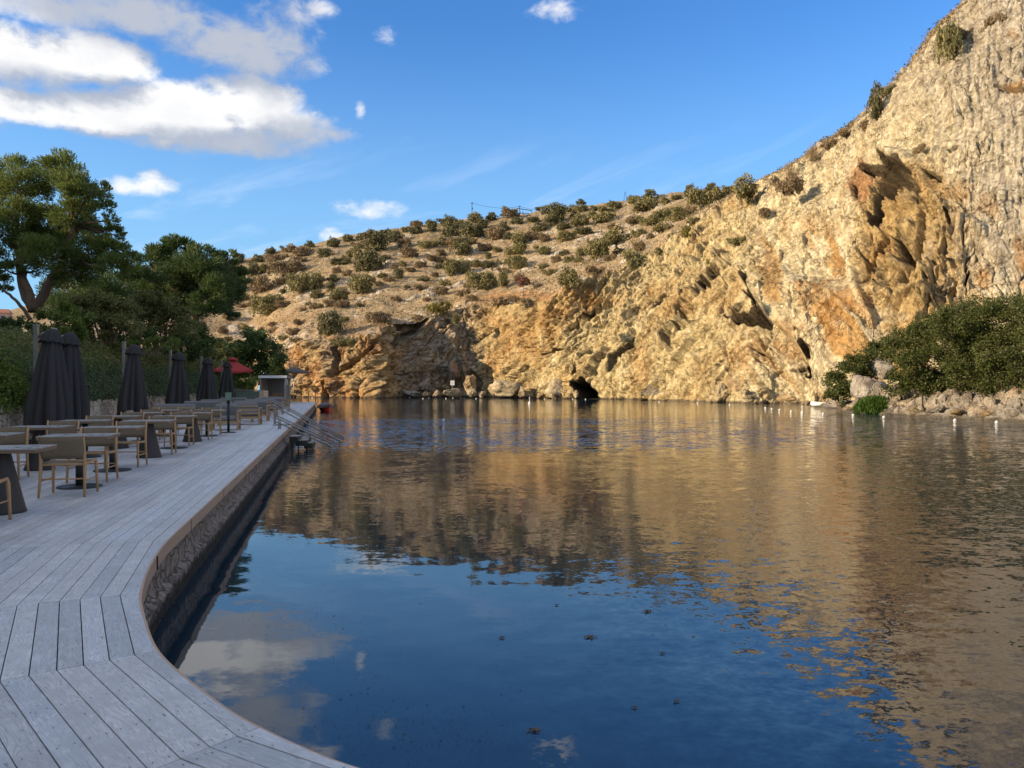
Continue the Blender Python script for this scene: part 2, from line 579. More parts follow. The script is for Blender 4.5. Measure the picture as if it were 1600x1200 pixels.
HOLES_AND_SHADOWS = [   # outlines of caves, deep cracks and shadowed strips: points, depth, lift, softness
    ([(1352, 274), (1362, 267), (1384, 262), (1388, 254), (1393, 247), (1399, 256), (1410, 258), (1417, 252), (1421, 262), (1428, 276), (1436, 290), (1438, 302), (1430, 306), (1416, 296), (1404, 290), (1395, 286), (1384, 281), (1364, 281)], 3.6, 0.2, 1.4),
    ([(1361, 352), (1372, 330), (1382, 300), (1388, 284), (1404, 288), (1396, 300), (1388, 320), (1378, 346), (1368, 359)], 3.0, 0.3, 3),  # cast shadow of the alcove rib, cut in and painted dark
    ([(1137, 500), (1156, 497), (1168, 494), (1186, 485), (1192, 488), (1197, 497), (1207, 505), (1200, 510), (1186, 511), (1170, 511), (1160, 512), (1150, 506)], 5.0, 0.6, 1.8),
    ([(1170, 463), (1178, 470), (1184, 460), (1188, 454), (1191, 468), (1190, 481), (1180, 480), (1181, 474)], 4.5, .6, 1.8),
    ([(1254, 565), (1262, 558), (1270, 554), (1276, 562), (1280, 577), (1272, 578), (1260, 576), (1252, 578), (1258, 571)], 5.5, 1.0, 2.0),
    ([(1240, 568), (1250, 564), (1252, 568), (1243, 572)], 2.5, .3, 1.2), ([(1228, 572), (1236, 570), (1236, 574), (1230, 576)], 2, .2, 1.2),
    ([(895, 597), (906, 599), (919, 596), (931, 607), (941, 624), (908, 624), (904, 611), (897, 605)], 7.0, .5, 2.2),
    ([(1093, 451), (1099, 445), (1108, 443), (1116, 450), (1115, 455), (1103, 452)], 4, .8, 1.6), ([(1110, 438), (1118, 431), (1128, 430), (1129, 437), (1116, 441)], 3, .6, 1.5),
    ([(1074, 475), (1085, 463), (1093, 453), (1096, 459), (1085, 469), (1078, 478)], 3, .3, 1.5), ([(1056, 502), (1062, 492), (1072, 480), (1074, 486), (1064, 498), (1058, 508)], 1.8, .1, 1.4),
    ([(960, 586), (963, 565), (974, 556), (985, 548), (996, 534), (998, 543), (990, 554), (977, 563), (968, 582)], 2.8, .4, 1.6), ([(902, 501), (912, 492), (931, 488), (928, 494), (910, 500)], 3, .8, 1.5),
    ([(1052, 512), (1055, 512), (1055, 535), (1058, 555), (1053, 558), (1050, 535)], 2.2, .1, 1.3), ([(1068, 492), (1075, 490), (1076, 508), (1071, 526), (1067, 528), (1070, 510)], 2.0, .2, 1.4),
    ([(1018, 486), (1030, 472), (1040, 460), (1041, 465), (1032, 478), (1021, 490)], 2.0, .2, 1.3), ([(850, 555), (868, 545), (888, 546), (886, 549), (868, 550), (854, 557)], 2.0, .4, 1.2), ([(895, 584), (904, 575), (904, 582), (898, 588)], 2.4, .3, 1.2),
    ([(1409, 350), (1414, 380), (1420, 400), (1413, 413), (1405, 405), (1411, 385), (1406, 360)], 2.6, .1, 1.8), ([(1364, 403), (1374, 420), (1383, 440), (1384, 452), (1375, 457), (1370, 430)], 2.6, .1, 1.8),
    ([(1480, 328), (1487, 338), (1484, 352), (1476, 364), (1479, 345)], 2.4, .1, 1.5), ([(1441, 265), (1455, 267), (1471, 272), (1468, 276), (1450, 272)], 2.4, .5, 1.3), ([(1480, 233), (1490, 229), (1499, 228), (1496, 233), (1484, 236)], 2.0, .4, 1.2),
    ([(1556, 140), (1580, 144), (1606, 146), (1606, 151), (1570, 150)], 2.0, .4, 1.3), ([(1330, 380), (1342, 368), (1344, 374), (1336, 392), (1330, 396)], 1.8, .1, 1.4), ([(1402, 432), (1410, 424), (1411, 450), (1405, 470), (1400, 452)], 2.2, .1, 1.6),
    ([(1446, 430), (1453, 440), (1452, 462), (1447, 470), (1448, 448)], 1.8, .1, 1.4), ([(1505, 440), (1515, 420), (1517, 424), (1510, 442)], 1.8, .2, 1.3), ([(1221, 392), (1225, 394), (1226, 406), (1223, 414), (1220, 402)], 2.2, .2, 1.0),
    ([(1336, 290), (1342, 296), (1338, 312), (1334, 304)], 1.6, .1, 1.3), ([(1322, 278), (1334, 276), (1348, 282), (1346, 286), (1332, 281)], 1.6, .3, 1.2), ([(1176, 547), (1192, 549), (1208, 554), (1206, 558), (1190, 553)], 1.8, .4, 1.2),
    ([(736, 590), (745, 582), (756, 590), (760, 606), (752, 618), (740, 612)], 1.0, .2, 2.5), ([(512, 600), (517, 598), (518, 626), (512, 626)], 0.9, .1, 1.5), ([(524, 545), (532, 540), (534, 570), (528, 592), (520, 590), (524, 570)], 2.0, .2, 2.0),
    ([(574, 548), (584, 540), (580, 550), (556, 570), (528, 590), (526, 586), (550, 564)], 1.6, .2, 1.4), ([(597, 500), (640, 512), (668, 505), (650, 524), (620, 540), (606, 548), (600, 540), (620, 524)], 1.6, .8, 2.5), ([(690, 505), (700, 512), (708, 530), (704, 536), (694, 522)], 1.8, .2, 2),
]
CX = np.concatenate((np.arange(425, 1650, 1.2), np.arange(1660, 2700, 9.0)))
NR = 500


def build_cliff_surface():
    nc = len(CX)
    Db, yr, Dr = tabx(CX, 1), tabx(CX, 2), tabx(CX, 3)
    # broken rim and shore: small irregularities of plan and height
    one = np.zeros(nc)
    wig = fbm(np.stack((CX / 26.0, one, one), 1), 4, 3)
    wig2 = fbm(np.stack((CX / 60.0, one + 5, one), 1), 4, 9)
    wig3 = fbm(np.stack((CX / 7.0, one + 2, one), 1), 3, 13)
    yr = yr + wig * 7.0 + wig3 * 3.5
    Db = Db + wig2 * 1.3
    zr = EYE + (HY - yr) / FPX * Dr
    t = np.concatenate((np.linspace(-0.14, -0.005, 6), np.linspace(0, 1, NR - 6)))[:, None]
    tc = np.clip(t, 0, 1)
    D = Db[None] + (Dr - Db)[None] * tc ** 1.25
    Z = WZ + (zr - WZ)[None] * tc + np.minimum(t, 0) * 18
    X = (CX[None] - 800) / FPX * D
    P = np.stack((X, D, Z), 2)
    # smooth normals from a blurred copy
    Q = P.copy()
    k = 9
    Qp = np.pad(Q, ((0, 0), (k, k), (0, 0)), mode='edge')
    Q = sum(Qp[:, i:i + nc] for i in range(2 * k + 1)) / (2 * k + 1)
    du = np.gradient(Q, axis=1); dv = np.gradient(Q, axis=0)
    N = np.cross(du, dv); N /= np.linalg.norm(N, axis=2)[..., None] + 1e-9
    N[N[..., 1] > 0] *= -1
    px = np.broadcast_to(CX[None], D.shape).ravel()
    py = (HY - (Z - EYE) * FPX / D).ravel()
    p = P.reshape(-1, 3); n = N.reshape(-1, 3)
    tt = np.broadcast_to(t, D.shape).ravel()

    wf = sstep(1110, 1260, px)                            # fluted right wall
    wl = 1 - sstep(725, 775, px)                          # left headland
    wm = (1 - wf) * (1 - wl)
    # warp for less regular noise
    warp = np.stack((fbm(p / 6.0, 3, 31), fbm(p / 6.0, 3, 41), fbm(p / 6.0, 3, 51)), 1)
    pw = p + warp * 1.6
    # horizontal coordinate along the wall
    base_line = np.stack(((CX - 800) / FPX * Db, Db), 1)
    arc = np.concatenate(((0,), np.cumsum(np.linalg.norm(np.diff(base_line, axis=0), axis=1))))
    s = np.broadcast_to(arc[None], D.shape).ravel()
    z = p[:, 2]

    big = fbm(p / 15.0, 4, 1)
    # blocks: long axis along the strata (up to the right) in the middle, upright on the right
    ca, sa = math.cos(R(38)), math.sin(R(38))
    al = s * ca + z * sa; ac = -s * sa + z * ca
    tilt = np.stack((al / 5.2, ac / 2.3, p[:, 1] / 4.0), 1) + warp * 0.45
    upr = np.stack((s / 2.2, z / 5.5, p[:, 1] / 4.0), 1) + warp * 0.45
    c_big = np.where((wf > 0.5)[:, None], upr, tilt)
    f1, fe, fh, rid = cells(c_big, 5)
    g1, ge, gh, gid = cells(np.stack((al / 1.7, ac / 1.0, p[:, 1] / 1.5), 1) + warp * 0.5, 8)
    fine = fbm(p / np.array((0.85, 1.0, 2.0)), 4, 61)
    rough = fbm(p / 0.42, 3, 71)
    # flutes running down the right wall, swinging to the right lower down
    q = px - 0.30 * np.clip(py - 330, 0, 400) - 0.0006 * np.clip(py - 330, 0, 400) ** 2
    q = q + warp[:, 0] * 9
    fl1 = 1 - 2 * np.abs(perlin(np.stack((q / 15.0, py / 190.0, px * 0 + 2.2), 1), 81))
    fl2 = 1 - 2 * np.abs(perlin(np.stack((q / 6.5, py / 110.0, px * 0 + 7.2), 1), 91))
    alc = np.clip(1.25 - np.hypot((px - 1432 - 0.12 * (py - 370)) / 100, (py - 400) / 150), 0, 1)
    alc = sstep(0.05, 0.55, alc) * sstep(245, 268, py + warp[:, 0] * 10)
    strata = 1 - 2 * np.abs(perlin(np.stack((al / 9.0, ac / 1.1, s * 0 + 3), 1) + warp * 0.35, 95))

    nz3 = fbm(p / 1.3, 3, 66)
    up = np.zeros(len(px)); cave = np.zeros(len(px))  # cave: painted shade of caves, cracks and the rib's cast shadow
    h = big * 2.0
    h = h + (fh * 0.85 - 0.55 * np.exp(-(fe / 0.05) ** 2)) * (wm * 0.55 + wl * 0.4 + wf * (0.22 + 1.1 * alc))
    h = h + (gh * 0.20 - 0.16 * np.exp(-(ge / 0.07) ** 2)) * (wm * 0.9 + wl * 0.9 + wf * (0.35 + 0.9 * alc))
    h = h + strata * 0.38 * wm * sstep(600, 480, py) + strata * 0.2 * wm
    ux = np.stack((s / 3.6, z / 9.0, p[:, 1] / 6), 1); dg = np.stack((al / 8.0, ac / 2.6, p[:, 1] / 6), 1)
    fis_u = np.abs(perlin(ux + warp * 0.55, 301)); fis_d = np.abs(perlin(dg + warp * 0.5, 303)); fis_s = np.abs(perlin(np.stack((al / 2.0, ac / 1.2, p[:, 1] / 2), 1) + warp * 0.5, 305))
    fis_f = np.abs(perlin(np.stack((s / 0.9, z / 1.3, p[:, 1]), 1) + warp * 0.6, 307))
    pm = sstep(-0.15, 0.35, fbm(p / 8.0, 3, 309)); pm2 = sstep(-0.2, 0.3, fbm(p / 5.0, 3, 311))
    h = h - 0.95 * np.exp(-(fis_d / 0.030) ** 2) * pm * (wm + wl) - 0.75 * np.exp(-(fis_u / 0.030) ** 2) * pm * (wf * (0.55 + alc) + wl)
    h = h - 0.70 * np.exp(-(fis_s / 0.045) ** 2) * pm2 * (1 - 0.45 * wf * (1 - alc)) - 0.12 * np.exp(-(fis_f / 0.06) ** 2) * (1 - 0.4 * wf)
    flm = wf * (1 - 0.85 * alc) * (0.45 + 0.9 * pm2)
    h = h + (fl1 * 0.22 + fl2 * 0.10) * flm
    h = h + fl2 * 0.12 * wm
    g1_ = sstep(-0.1, 0.35, fbm(p / 6.5, 3, 313)); g2_ = sstep(-0.1, 0.3, fbm(p / 3.0, 3, 315)); g3_ = sstep(0.0, 0.3, fbm(p / 4.0, 3, 317))
    w_ = warp[:, 0] * 0.9 + warp[:, 2] * 0.7
    h = h + saw(ac / 3.1 + w_ * 0.55 + 0.02 * al) * 1.8 * g1_ * wm + saw(ac / 1.15 + w_ * 1.1) * 0.50 * g2_ * (wm + 0.5 * wl)
    h = h + saw(ac / 0.5 + w_ * 2.2 + fine) * 0.13 * g3_ * wm
    h = h + (1 - saw(q / 17.0 + warp[:, 2] * 0.5 + 0.35 * fine)) * 0.62 * g2_ * flm + (1 - saw(q / 7.0 + warp[:, 1] * 0.8 + 0.4 * fine)) * 0.15 * g3_ * flm
    h = h + saw(z / 5.2 + w_ * 0.5) * 0.65 * g1_ * wf * (0.35 + 0.65 * alc) + saw(z / 1.7 + w_ * 0.9 + 0.3 * s / 1.7) * 0.34 * g3_ * (wf * (0.4 + 0.9 * alc) + wl)
    h = h + saw(z / 3.4 + w_ * 0.4) * 0.8 * g1_ * wl + (1 - saw(s / 4.6 + w_ * 0.4)) * 1.3 * g2_ * wl
    h = h + (1 - saw(s / 3.2 + w_ * 0.9)) * 1.2 * g2_ * alc + (1 - saw(s / 1.4 + w_ * 1.3)) * 0.6 * g3_ * alc
    rg = fbm(np.stack((s / 1.7, z / 2.6, p[:, 1] / 2), 1) + warp * 0.4, 4, 65, ridged=True)
    h = h + (fine * 0.21 + rough * 0.08) * (1 - 0.4 * flm) + rg * 0.17 * (1 - 0.5 * wf) + fbm(np.stack((al / 7.0, ac / 4.0, p[:, 1] / 6), 1) + warp * 0.3, 3, 67, ridged=True) * 0.75 * (wm + wl + 0.6 * alc)
    h = h - 1.9 * alc + alc * fbm(np.stack((s / 2.6, z / 5.0, s * 0), 1), 4, 33, ridged=True) * 1.3
    # right wall stands forward over the rocks at its foot
    ye = np.array((400, 440, 470, 492, 520, 560, 600, 660)); xe = np.array((1120, 1158, 1188, 1196, 1228, 1262, 1281, 1286))
    xE = np.interp(py, ye, xe)
    sd = px - xE + warp[:, 1] * 4
    ov = sstep(-3, 3, sd) * sstep(415, 478, py) * (1 - 0.75 * sstep(60, 230, sd))
    h = h + 3.2 * ov
    h = h - 1.6 * sstep(460, 520, py) * sstep(-95, -10, sd) * (1 - sstep(-3, 3, sd))
    # alcove rib and diagonal lip
    rib = np.exp(-(seg_dist(px, py, [(1405, 250), (1450, 300), (1500, 345), (1530, 365)]) / 11) ** 2)
    h = h + 1.5 * rib
    rib2 = np.exp(-(seg_dist(px, py, [(1352, 280), (1376, 285), (1368, 330), (1350, 365), (1345, 400)]) / 13) ** 2)
    h = h + 1.6 * rib2
    for pts, w_, d_ in (([(1408, 350), (1412, 390), (1404, 420)], 7, 1.6), ([(1470, 320), (1482, 335), (1478, 365)], 6, 1.2),
                        ([(1378, 400), (1384, 450), (1378, 470)], 7, 1.2), ([(1440, 420), (1452, 450), (1448, 480)], 8, 1.0),
                        ([(1330, 420), (1350, 470), (1370, 520)], 6, 0.8)):
        h = h + d_ * np.exp(-(seg_dist(px, py, pts) / w_) ** 2)
    lip = np.exp(-(seg_dist(px, py, [(1355, 262), (1385, 246), (1420, 246), (1440, 270)]) / 9) ** 2)
    h = h + 1.5 * lip
    # caves and cracks
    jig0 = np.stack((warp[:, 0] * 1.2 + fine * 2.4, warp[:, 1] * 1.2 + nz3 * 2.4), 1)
    for pts, dep, lift, soft in HOLES_AND_SHADOWS:
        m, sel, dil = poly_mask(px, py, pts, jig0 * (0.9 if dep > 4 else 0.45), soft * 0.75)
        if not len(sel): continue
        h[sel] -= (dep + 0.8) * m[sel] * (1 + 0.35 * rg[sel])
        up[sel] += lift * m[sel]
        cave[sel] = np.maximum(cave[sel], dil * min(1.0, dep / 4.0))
    # horizontal bedding ledges on the headland and a slab sloping down to the right
    h = h + 0.5 * wl * (1 - 2 * np.abs(perlin(np.stack((s / 8, z / 2.4, s * 0), 1) + warp * 0.3, 97)))
    slab = np.exp(-(seg_dist(px, py, [(668, 505), (690, 530), (722, 565), (738, 590)]) / 15) ** 2)
    h = h + 2.2 * slab
    h = h + 1.2 * np.exp(-(np.hypot((px - 672) / 26, (py - 556) / 40)) ** 2) * wl
    h = h * sstep(-0.14, 0.02, tt)
    top = 1 - 0.3 * sstep(0.94, 1.0, tt)
    out = p + n * (h * top)[:, None]
    out[:, 2] += up
    # keep the cliff from bulging below the waterline look
    # ---- colours (the stone itself, with cave shade painted in)
    cream = np.array((0.60, 0.495, 0.275)); white = np.array((0.72, 0.655, 0.45)); tan = np.array((0.46, 0.325, 0.15)); ochre = np.array((0.44, 0.255, 0.085))
    rust = np.array((0.36, 0.17, 0.075)); grey = np.array((0.40, 0.36, 0.30)); brown = np.array((0.36, 0.25, 0.145))
    nb = fbm(p / 7.0, 4, 101); nc_ = fbm(p / 2.2, 4, 111)
    st = perlin(np.stack((q / 9.0, py / 240.0, px * 0 + 1.1), 1), 121) + 0.5 * perlin(np.stack((q / 3.4, py / 120.0, px * 0 + 4.1), 1), 131)
    col = np.empty((len(px), 3)); col[:] = cream

    def blend(c, w):
        nonlocal col
        w = np.clip(w, 0, 1)[:, None]
        col = col * (1 - w) + c * w
    blend(tan, sstep(-0.05, 0.45, nb) * 0.55)
    blend(white, sstep(0.1, 0.6, nc_) * 0.5)
    blend(ochre, sstep(0.05, 0.45, fbm(p / 9.0, 3, 141)) * 0.55 * (0.35 + 0.65 * wm))
    low = sstep(860, 800, px) * (1 - wl)
    blend(np.array((0.50, 0.32, 0.14)), 0.75 * low * sstep(-0.5, 0.2, nb))
    blend(np.array((0.50, 0.345, 0.175)), 0.8 * wl)
    blend(np.array((0.50, 0.27, 0.11)), wl * sstep(600, 560, px) * sstep(-0.1, 0.35, fbm(p / 4.0, 3, 153)) * 0.8)
    blend(rust, wl * sstep(0.05, 0.4, nb) * 0.6)
    blend(grey, wl * sstep(0.0, 0.4, fbm(p / 5.0, 3, 151)) * 0.75)
    blend(grey, wl * sstep(600, 640, px) * 0.5)
    blend(white, wf * (1 - alc) * sstep(0.0, 0.4, st) * 0.9)
    blend(grey * 0.85, wf * (1 - alc) * sstep(-0.10, -0.50, st) * 0.7)
    blend(np.array((0.66, 0.58, 0.40)), wf * (1 - alc) * 0.45)
    blend(ochre, wf * (1 - alc) * sstep(0.12, 0.4, perlin(np.stack((q / 26.0, py / 130.0, px * 0 + 9.1), 1), 161)) * 0.85 * sstep(320, 390, py))
    blend(tan, alc * 0.75); blend(ochre, alc * sstep(-0.1, 0.4, nb) * 0.7); blend(grey, alc * sstep(0.1, 0.5, fbm(p / 3.5, 3, 171)) * 0.5)
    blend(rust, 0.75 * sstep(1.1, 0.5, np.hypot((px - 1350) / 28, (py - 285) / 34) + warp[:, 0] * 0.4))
    upg = sstep(1440, 1560, px) * sstep(520, 380, py)
    blend(np.array((0.54, 0.485, 0.375)), 0.85 * upg); blend(grey * 0.75, upg * sstep(0.0, 0.45, st) * 0.6)
    blend(grey, wf * sstep(260, 120, py) * 0.4); blend(grey * 0.7, wf * sstep(330, 150, py) * sstep(0.05, 0.5, st) * 0.55)
    for cx, cy, rx, ry, a in ((1272, 355, 10, 26, .85), (1302, 415, 12, 34, .95), (1338, 482, 12, 28, .95), (1290, 490, 30, 40, .8), (1325, 530, 24, 36, .85), (1366, 505, 16, 40, .75), (1302, 470, 14, 40, .6),
                              (1240, 540, 40, 22, .65), (1168, 560, 40, 34, .55), (1596, 400, 10, 44, .8), (1540, 440, 10, 22, .8), (1590, 145, 26, 8, .9), (1545, 330, 20, 26, .5), (1495, 300, 26, 14, .5), (1018, 452, 6, 14, .7),
                              (922, 462, 12, 18, .8), (1010, 590, 26, 40, .5), (830, 540, 50, 30, .5), (1586, 60, 8, 14, .5), (870, 510, 30, 30, .4)):
        e = np.hypot((px - cx - 0.3 * (py - cy) * (cx > 1250)) / rx, (py - cy) / ry) + warp[:, 1] * 0.5 + nc_ * 0.55 + 0.35 * st * (cx > 1100)
        blend(np.array((0.47, 0.255, 0.085)), 0.85 * a * sstep(1.12, 0.55, e) * (0.62 + 0.38 * sstep(-0.3, 0.2, nz3)))
    blend(grey * 0.72, 0.8 * sstep(0.9, 0.5, np.hypot((px - 1030) / 22, (py - 617) / 9)))
    # bare soil and dry plants in hollows near the rim
    blend(np.array((0.30, 0.22, 0.12)), sstep(0.86, 1.0, tt) * 0.45 * sstep(-0.1, 0.3, nc_))
    # shade of the caves and cracks, painted dark brown into the stone
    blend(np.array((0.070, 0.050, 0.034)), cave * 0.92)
    # dark water line
    blend(np.array((0.12, 0.10, 0.075)), sstep(-0.36, -0.55, out[:, 2] + 0.1 * nc_) * 0.85)
    col = col * (1 + 0.26 * nc_[:, None] + 0.20 * fine[:, None] + 0.16 * rough[:, None])
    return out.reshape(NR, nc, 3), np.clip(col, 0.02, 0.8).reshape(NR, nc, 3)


CV, CC = build_cliff_surface()


def rock_mat():
    m, b, out = new_mat('limestone')
    at = b.n('ShaderNodeAttribute', attribute_name='Col')
    tc = b.n('ShaderNodeTexCoord')
    o = tc.outputs['Object']
    n1 = b.noise(o, 1.4, 10, 0.68, 0.4)
    n2 = b.noise(o, 7.0, 6, 0.7)
    v = b.voro(o, 2.2, 'DISTANCE_TO_EDGE')
    c = b.mix(b.mapr(n1, 0.3, 0.72), b.mix(1.0, at.outputs[0], (0.60, 0.54, 0.47), 'MULTIPLY'), b.mix(1.0, at.outputs[0], (1.20, 1.20, 1.18), 'MULTIPLY'))
    c = b.mix(b.mapr(n2, 0.54, 0.72, 0, 0.7), c, b.mix(1.0, c, (0.62, 0.56, 0.52), 'MULTIPLY'))
    # thin fractures, broken off by patches so that they never close into cells
    wv = b.n('ShaderNodeTexNoise'); b.put(wv.inputs['Vector'], o); wv.inputs['Scale'].default_value = 0.55; wv.inputs['Detail'].default_value = 5; wv.inputs['Roughness'].default_value = 0.65
    wn = b.n('ShaderNodeVectorMath', operation='SCALE'); b.put(wn.inputs[0], wv.outputs['Color']); wn.inputs['Scale'].default_value = 2.6
    ow = b.vm('MULTIPLY', b.vm('ADD', o, wn.outputs[0]), (1.0, 1.0, 0.55))
    k1 = b.m('MULTIPLY', b.mapr(b.voro(ow, 0.42, 'DISTANCE_TO_EDGE'), 0.035, 0.004), b.mapr(b.noise(o, 0.22, 3), 0.44, 0.58))
    k2 = b.m('MULTIPLY', b.mapr(b.voro(ow, 1.25, 'DISTANCE_TO_EDGE'), 0.05, 0.005), b.mapr(b.noise(o, 0.40, 3), 0.47, 0.60))
    crk = b.m('MAXIMUM', k1, b.m('MULTIPLY', k2, 0.75))
    c = b.mix(b.m('MULTIPLY', crk, 0.6), c, b.mix(1.0, c, (0.30, 0.25, 0.21), 'MULTIPLY'))
    hgt = b.m('ADD', b.m('MULTIPLY', n1, 0.7), b.m('MULTIPLY', n2, 0.22))
    hgt = b.m('ADD', hgt, b.m('MULTIPLY', b.mapr(v, 0.0, 0.08), 0.10))
    hgt = b.m('SUBTRACT', hgt, b.m('MULTIPLY', crk, 0.5))
    principled(b, out, c, 0.9, 0.15, 0, bump(b, hgt, 1.0, 0.55))
    return m


ROCK = rock_mat()
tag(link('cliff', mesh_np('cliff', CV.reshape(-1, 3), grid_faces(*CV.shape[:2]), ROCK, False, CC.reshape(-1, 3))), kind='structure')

# ---- hillside behind the cliff rim, and low ground to its left
HXL = np.concatenate((np.arange(-1500, 300, 30.0), np.arange(300, 425, 1.6)))
HX = np.concatenate((HXL, CX))
LT = np.array([(-1500, 105, 612, 640, 430, 200), (-400, 100, 0, 611, 500, 190), (0, 96, 0, 610, 500, 190), (150, 96, 0, 609, 455, 220), (250, 112, 0, 608, 440, 245), (330, 128, 0, 607, 418, 255), (395, 136, 0, 603, 402, 260), (425, 133, 0, 562, 394, 262)])
NH = 210


def build_hill():
    nl = len(HXL)
    D0 = np.interp(HXL, LT[:, 0], LT[:, 1]); y0 = np.interp(HXL, LT[:, 0], LT[:, 3]); y0[HXL < -400] = 611
    z0 = np.interp(HXL, (300, 400, 425), (-1.0, -1.0, EYE + (HY - 562) / FPX * 143))
    D0 = np.where(HXL > 395, D0 + (HXL - 395) / 30 * 8, D0)
    row0 = np.concatenate((np.stack(((HXL - 800) / FPX * D0, D0, z0), 1), CV[-1]), 0)
    row0[nl - 30:nl] += (CV[-1][0] - row0[nl - 1]) * np.linspace(0, 1, 30)[:, None]
    yr = np.concatenate((np.interp(HXL, LT[:, 0], LT[:, 4]), tabx(CX, 4))); Dr = np.concatenate((np.interp(HXL, LT[:, 0], LT[:, 5]), tabx(CX, 5)))
    wig = fbm(np.stack((HX / 22.0, HX * 0, HX * 0), 1), 4, 203)
    yr = yr + wig * 2.5
    zr = EYE + (HY - yr) / FPX * Dr
    rid = np.stack(((HX - 800) / FPX * Dr, Dr, zr), 1)
    s = np.linspace(0, 1, NH - 8)[:, None, None] ** 1.1
    kk = 15
    sm = np.pad(row0, ((kk, kk), (0, 0)), mode='edge')
    sm = sum(sm[i:i + len(row0)] for i in range(2 * kk + 1)) / (2 * kk + 1)
    dev = row0 - sm
    P = sm[None] * (1 - s) + rid[None] * s + dev[None] * np.clip(1 - s / 0.035, 0, 1) ** 2
    # a terrace above the rim, then steeper ground
    dz = (rid[:, 2] - row0[:, 2])
    wide = np.clip((Dr - row0[:, 1]) / 90, 0, 1)
    P[..., 2] += (-0.075 * np.sin(np.pi * s[..., 0]) * np.clip(1.4 - s[..., 0], 0, 1)) * (dz * wide)[None]
    back = []
    for k in range(8):
        f = (k + 1) / 8
        q = rid.copy()
        q[:, 0] *= 1 + 0.8 * f; q[:, 1] += (20 + 130 * f) * f; q[:, 2] -= 26 * f * f + 2.0 * f
        back.append(q)
    P = np.concatenate((P, np.array(back)), 0)
    v = P.reshape(-1, 3)
    ss = np.broadcast_to(np.concatenate((np.linspace(0, 1, NH - 8), np.ones(8)))[:, None], (NH, len(HX))).ravel()
    amp = sstep(0, 0.05, ss)
    w1 = fbm(v / 16.0, 4, 211); w2 = fbm(v / 3.2, 4, 221); rk = fbm(v / 9.0, 3, 231)
    f1, fe, fh, rid_ = cells(v / 2.4, 14)
    rocky = sstep(0.0, 0.35, rk + 0.25 * w2)
    wide_v = np.broadcast_to((0.25 + 0.75 * wide)[None], (NH, len(HX))).ravel()
    h = w1 * 1.5 * wide_v + w2 * 0.45 + (fh * 0.55 - 0.3 * np.exp(-(fe / 0.1) ** 2)) * rocky
    v = v.copy(); v[:, 2] += h * amp
    px = np.broadcast_to(HX[None], (NH, len(HX))).ravel(); py = HY - (v[:, 2] - EYE) * FPX / v[:, 1]
    col = np.empty((len(v), 3)); col[:] = (0.43, 0.325, 0.195)

    def blend(c, w):
        nonlocal col
        w = np.clip(w, 0, 1)[:, None]
        col = col * (1 - w) + np.array(c) * w
    n3 = fbm(v / 5.0, 4, 241)
    blend((0.33, 0.21, 0.115), sstep(-0.1, 0.4, n3) * 0.7)
    blend((0.50, 0.39, 0.22), sstep(0.05, 0.5, fbm(v / 2.0, 3, 251)) * 0.6)
    blend((0.56, 0.50, 0.41), rocky * 0.95 * sstep(-0.3, 0.2, w2))
    blend((0.47, 0.24, 0.09), 0.8 * sstep(1.2, 0.5, np.hypot((px - 815) / 75, (py - 468) / 16) + n3 * 0.6))
    blend((0.36, 0.24, 0.13), 0.6 * sstep(1.2, 0.5, np.hypot((px - 480) / 110, (py - 508) / 18)))
    blend((0.24, 0.19, 0.115), sstep(0.55, 0.95, ss) * 0.5)
    blend((0.20, 0.15, 0.085), sstep(0.05, 0.4, fbm(v / 1.3, 3, 261)) * 0.55)
    col = col * (0.93 + 0.15 * w2[:, None])
    return v.reshape(NH, len(HX), 3), np.clip(col, 0.02, 0.8)


HV, HC = build_hill()


def hill_mat():
    m, b, out = new_mat('dry_ground')
    at = b.n('ShaderNodeAttribute', attribute_name='Col')
    o = b.n('ShaderNodeTexCoord').outputs['Object']
    n1 = b.noise(o, 1.1, 9, 0.7); n2 = b.noise(o, 5.0, 5, 0.7)
    c = b.mix(b.mapr(n1, 0.3, 0.7), b.mix(1.0, at.outputs[0], (0.62, 0.58, 0.5), 'MULTIPLY'), b.mix(1.0, at.outputs[0], (1.2, 1.2, 1.2), 'MULTIPLY'))
    principled(b, out, c, 0.95, 0.1, 0, bump(b, b.m('ADD', n1, b.m('MULTIPLY', n2, 0.4)), 0.9, 0.4))
    return m


tag(link('hillside', mesh_np('hillside', HV.reshape(-1, 3), grid_faces(*HV.shape[:2]), hill_mat(), True, HC)), kind='structure')


def surf_at(V, xs, px, py):
    """point of a terrain mesh seen at a photo pixel"""
    j = int(np.argmin(np.abs(xs - px)))
    c = V[:, j]
    yy = HY - (c[:, 2] - EYE) * FPX / c[:, 1]
    for i in range(len(c) - 1):
        if yy[i] >= py >= yy[i + 1] or (i > 3 and yy[i + 1] <= py):
            t = (yy[i] - py) / (yy[i] - yy[i + 1] + 1e-9)
            return c[i] * (1 - t) + c[i + 1] * t
    k = int(np.argmin(yy))
    return c[k]


def hill_at(px, py): return surf_at(HV[:NH - 8], HX, px, py)


def cliff_at(px, py): return surf_at(CV[6:], CX, px, py)


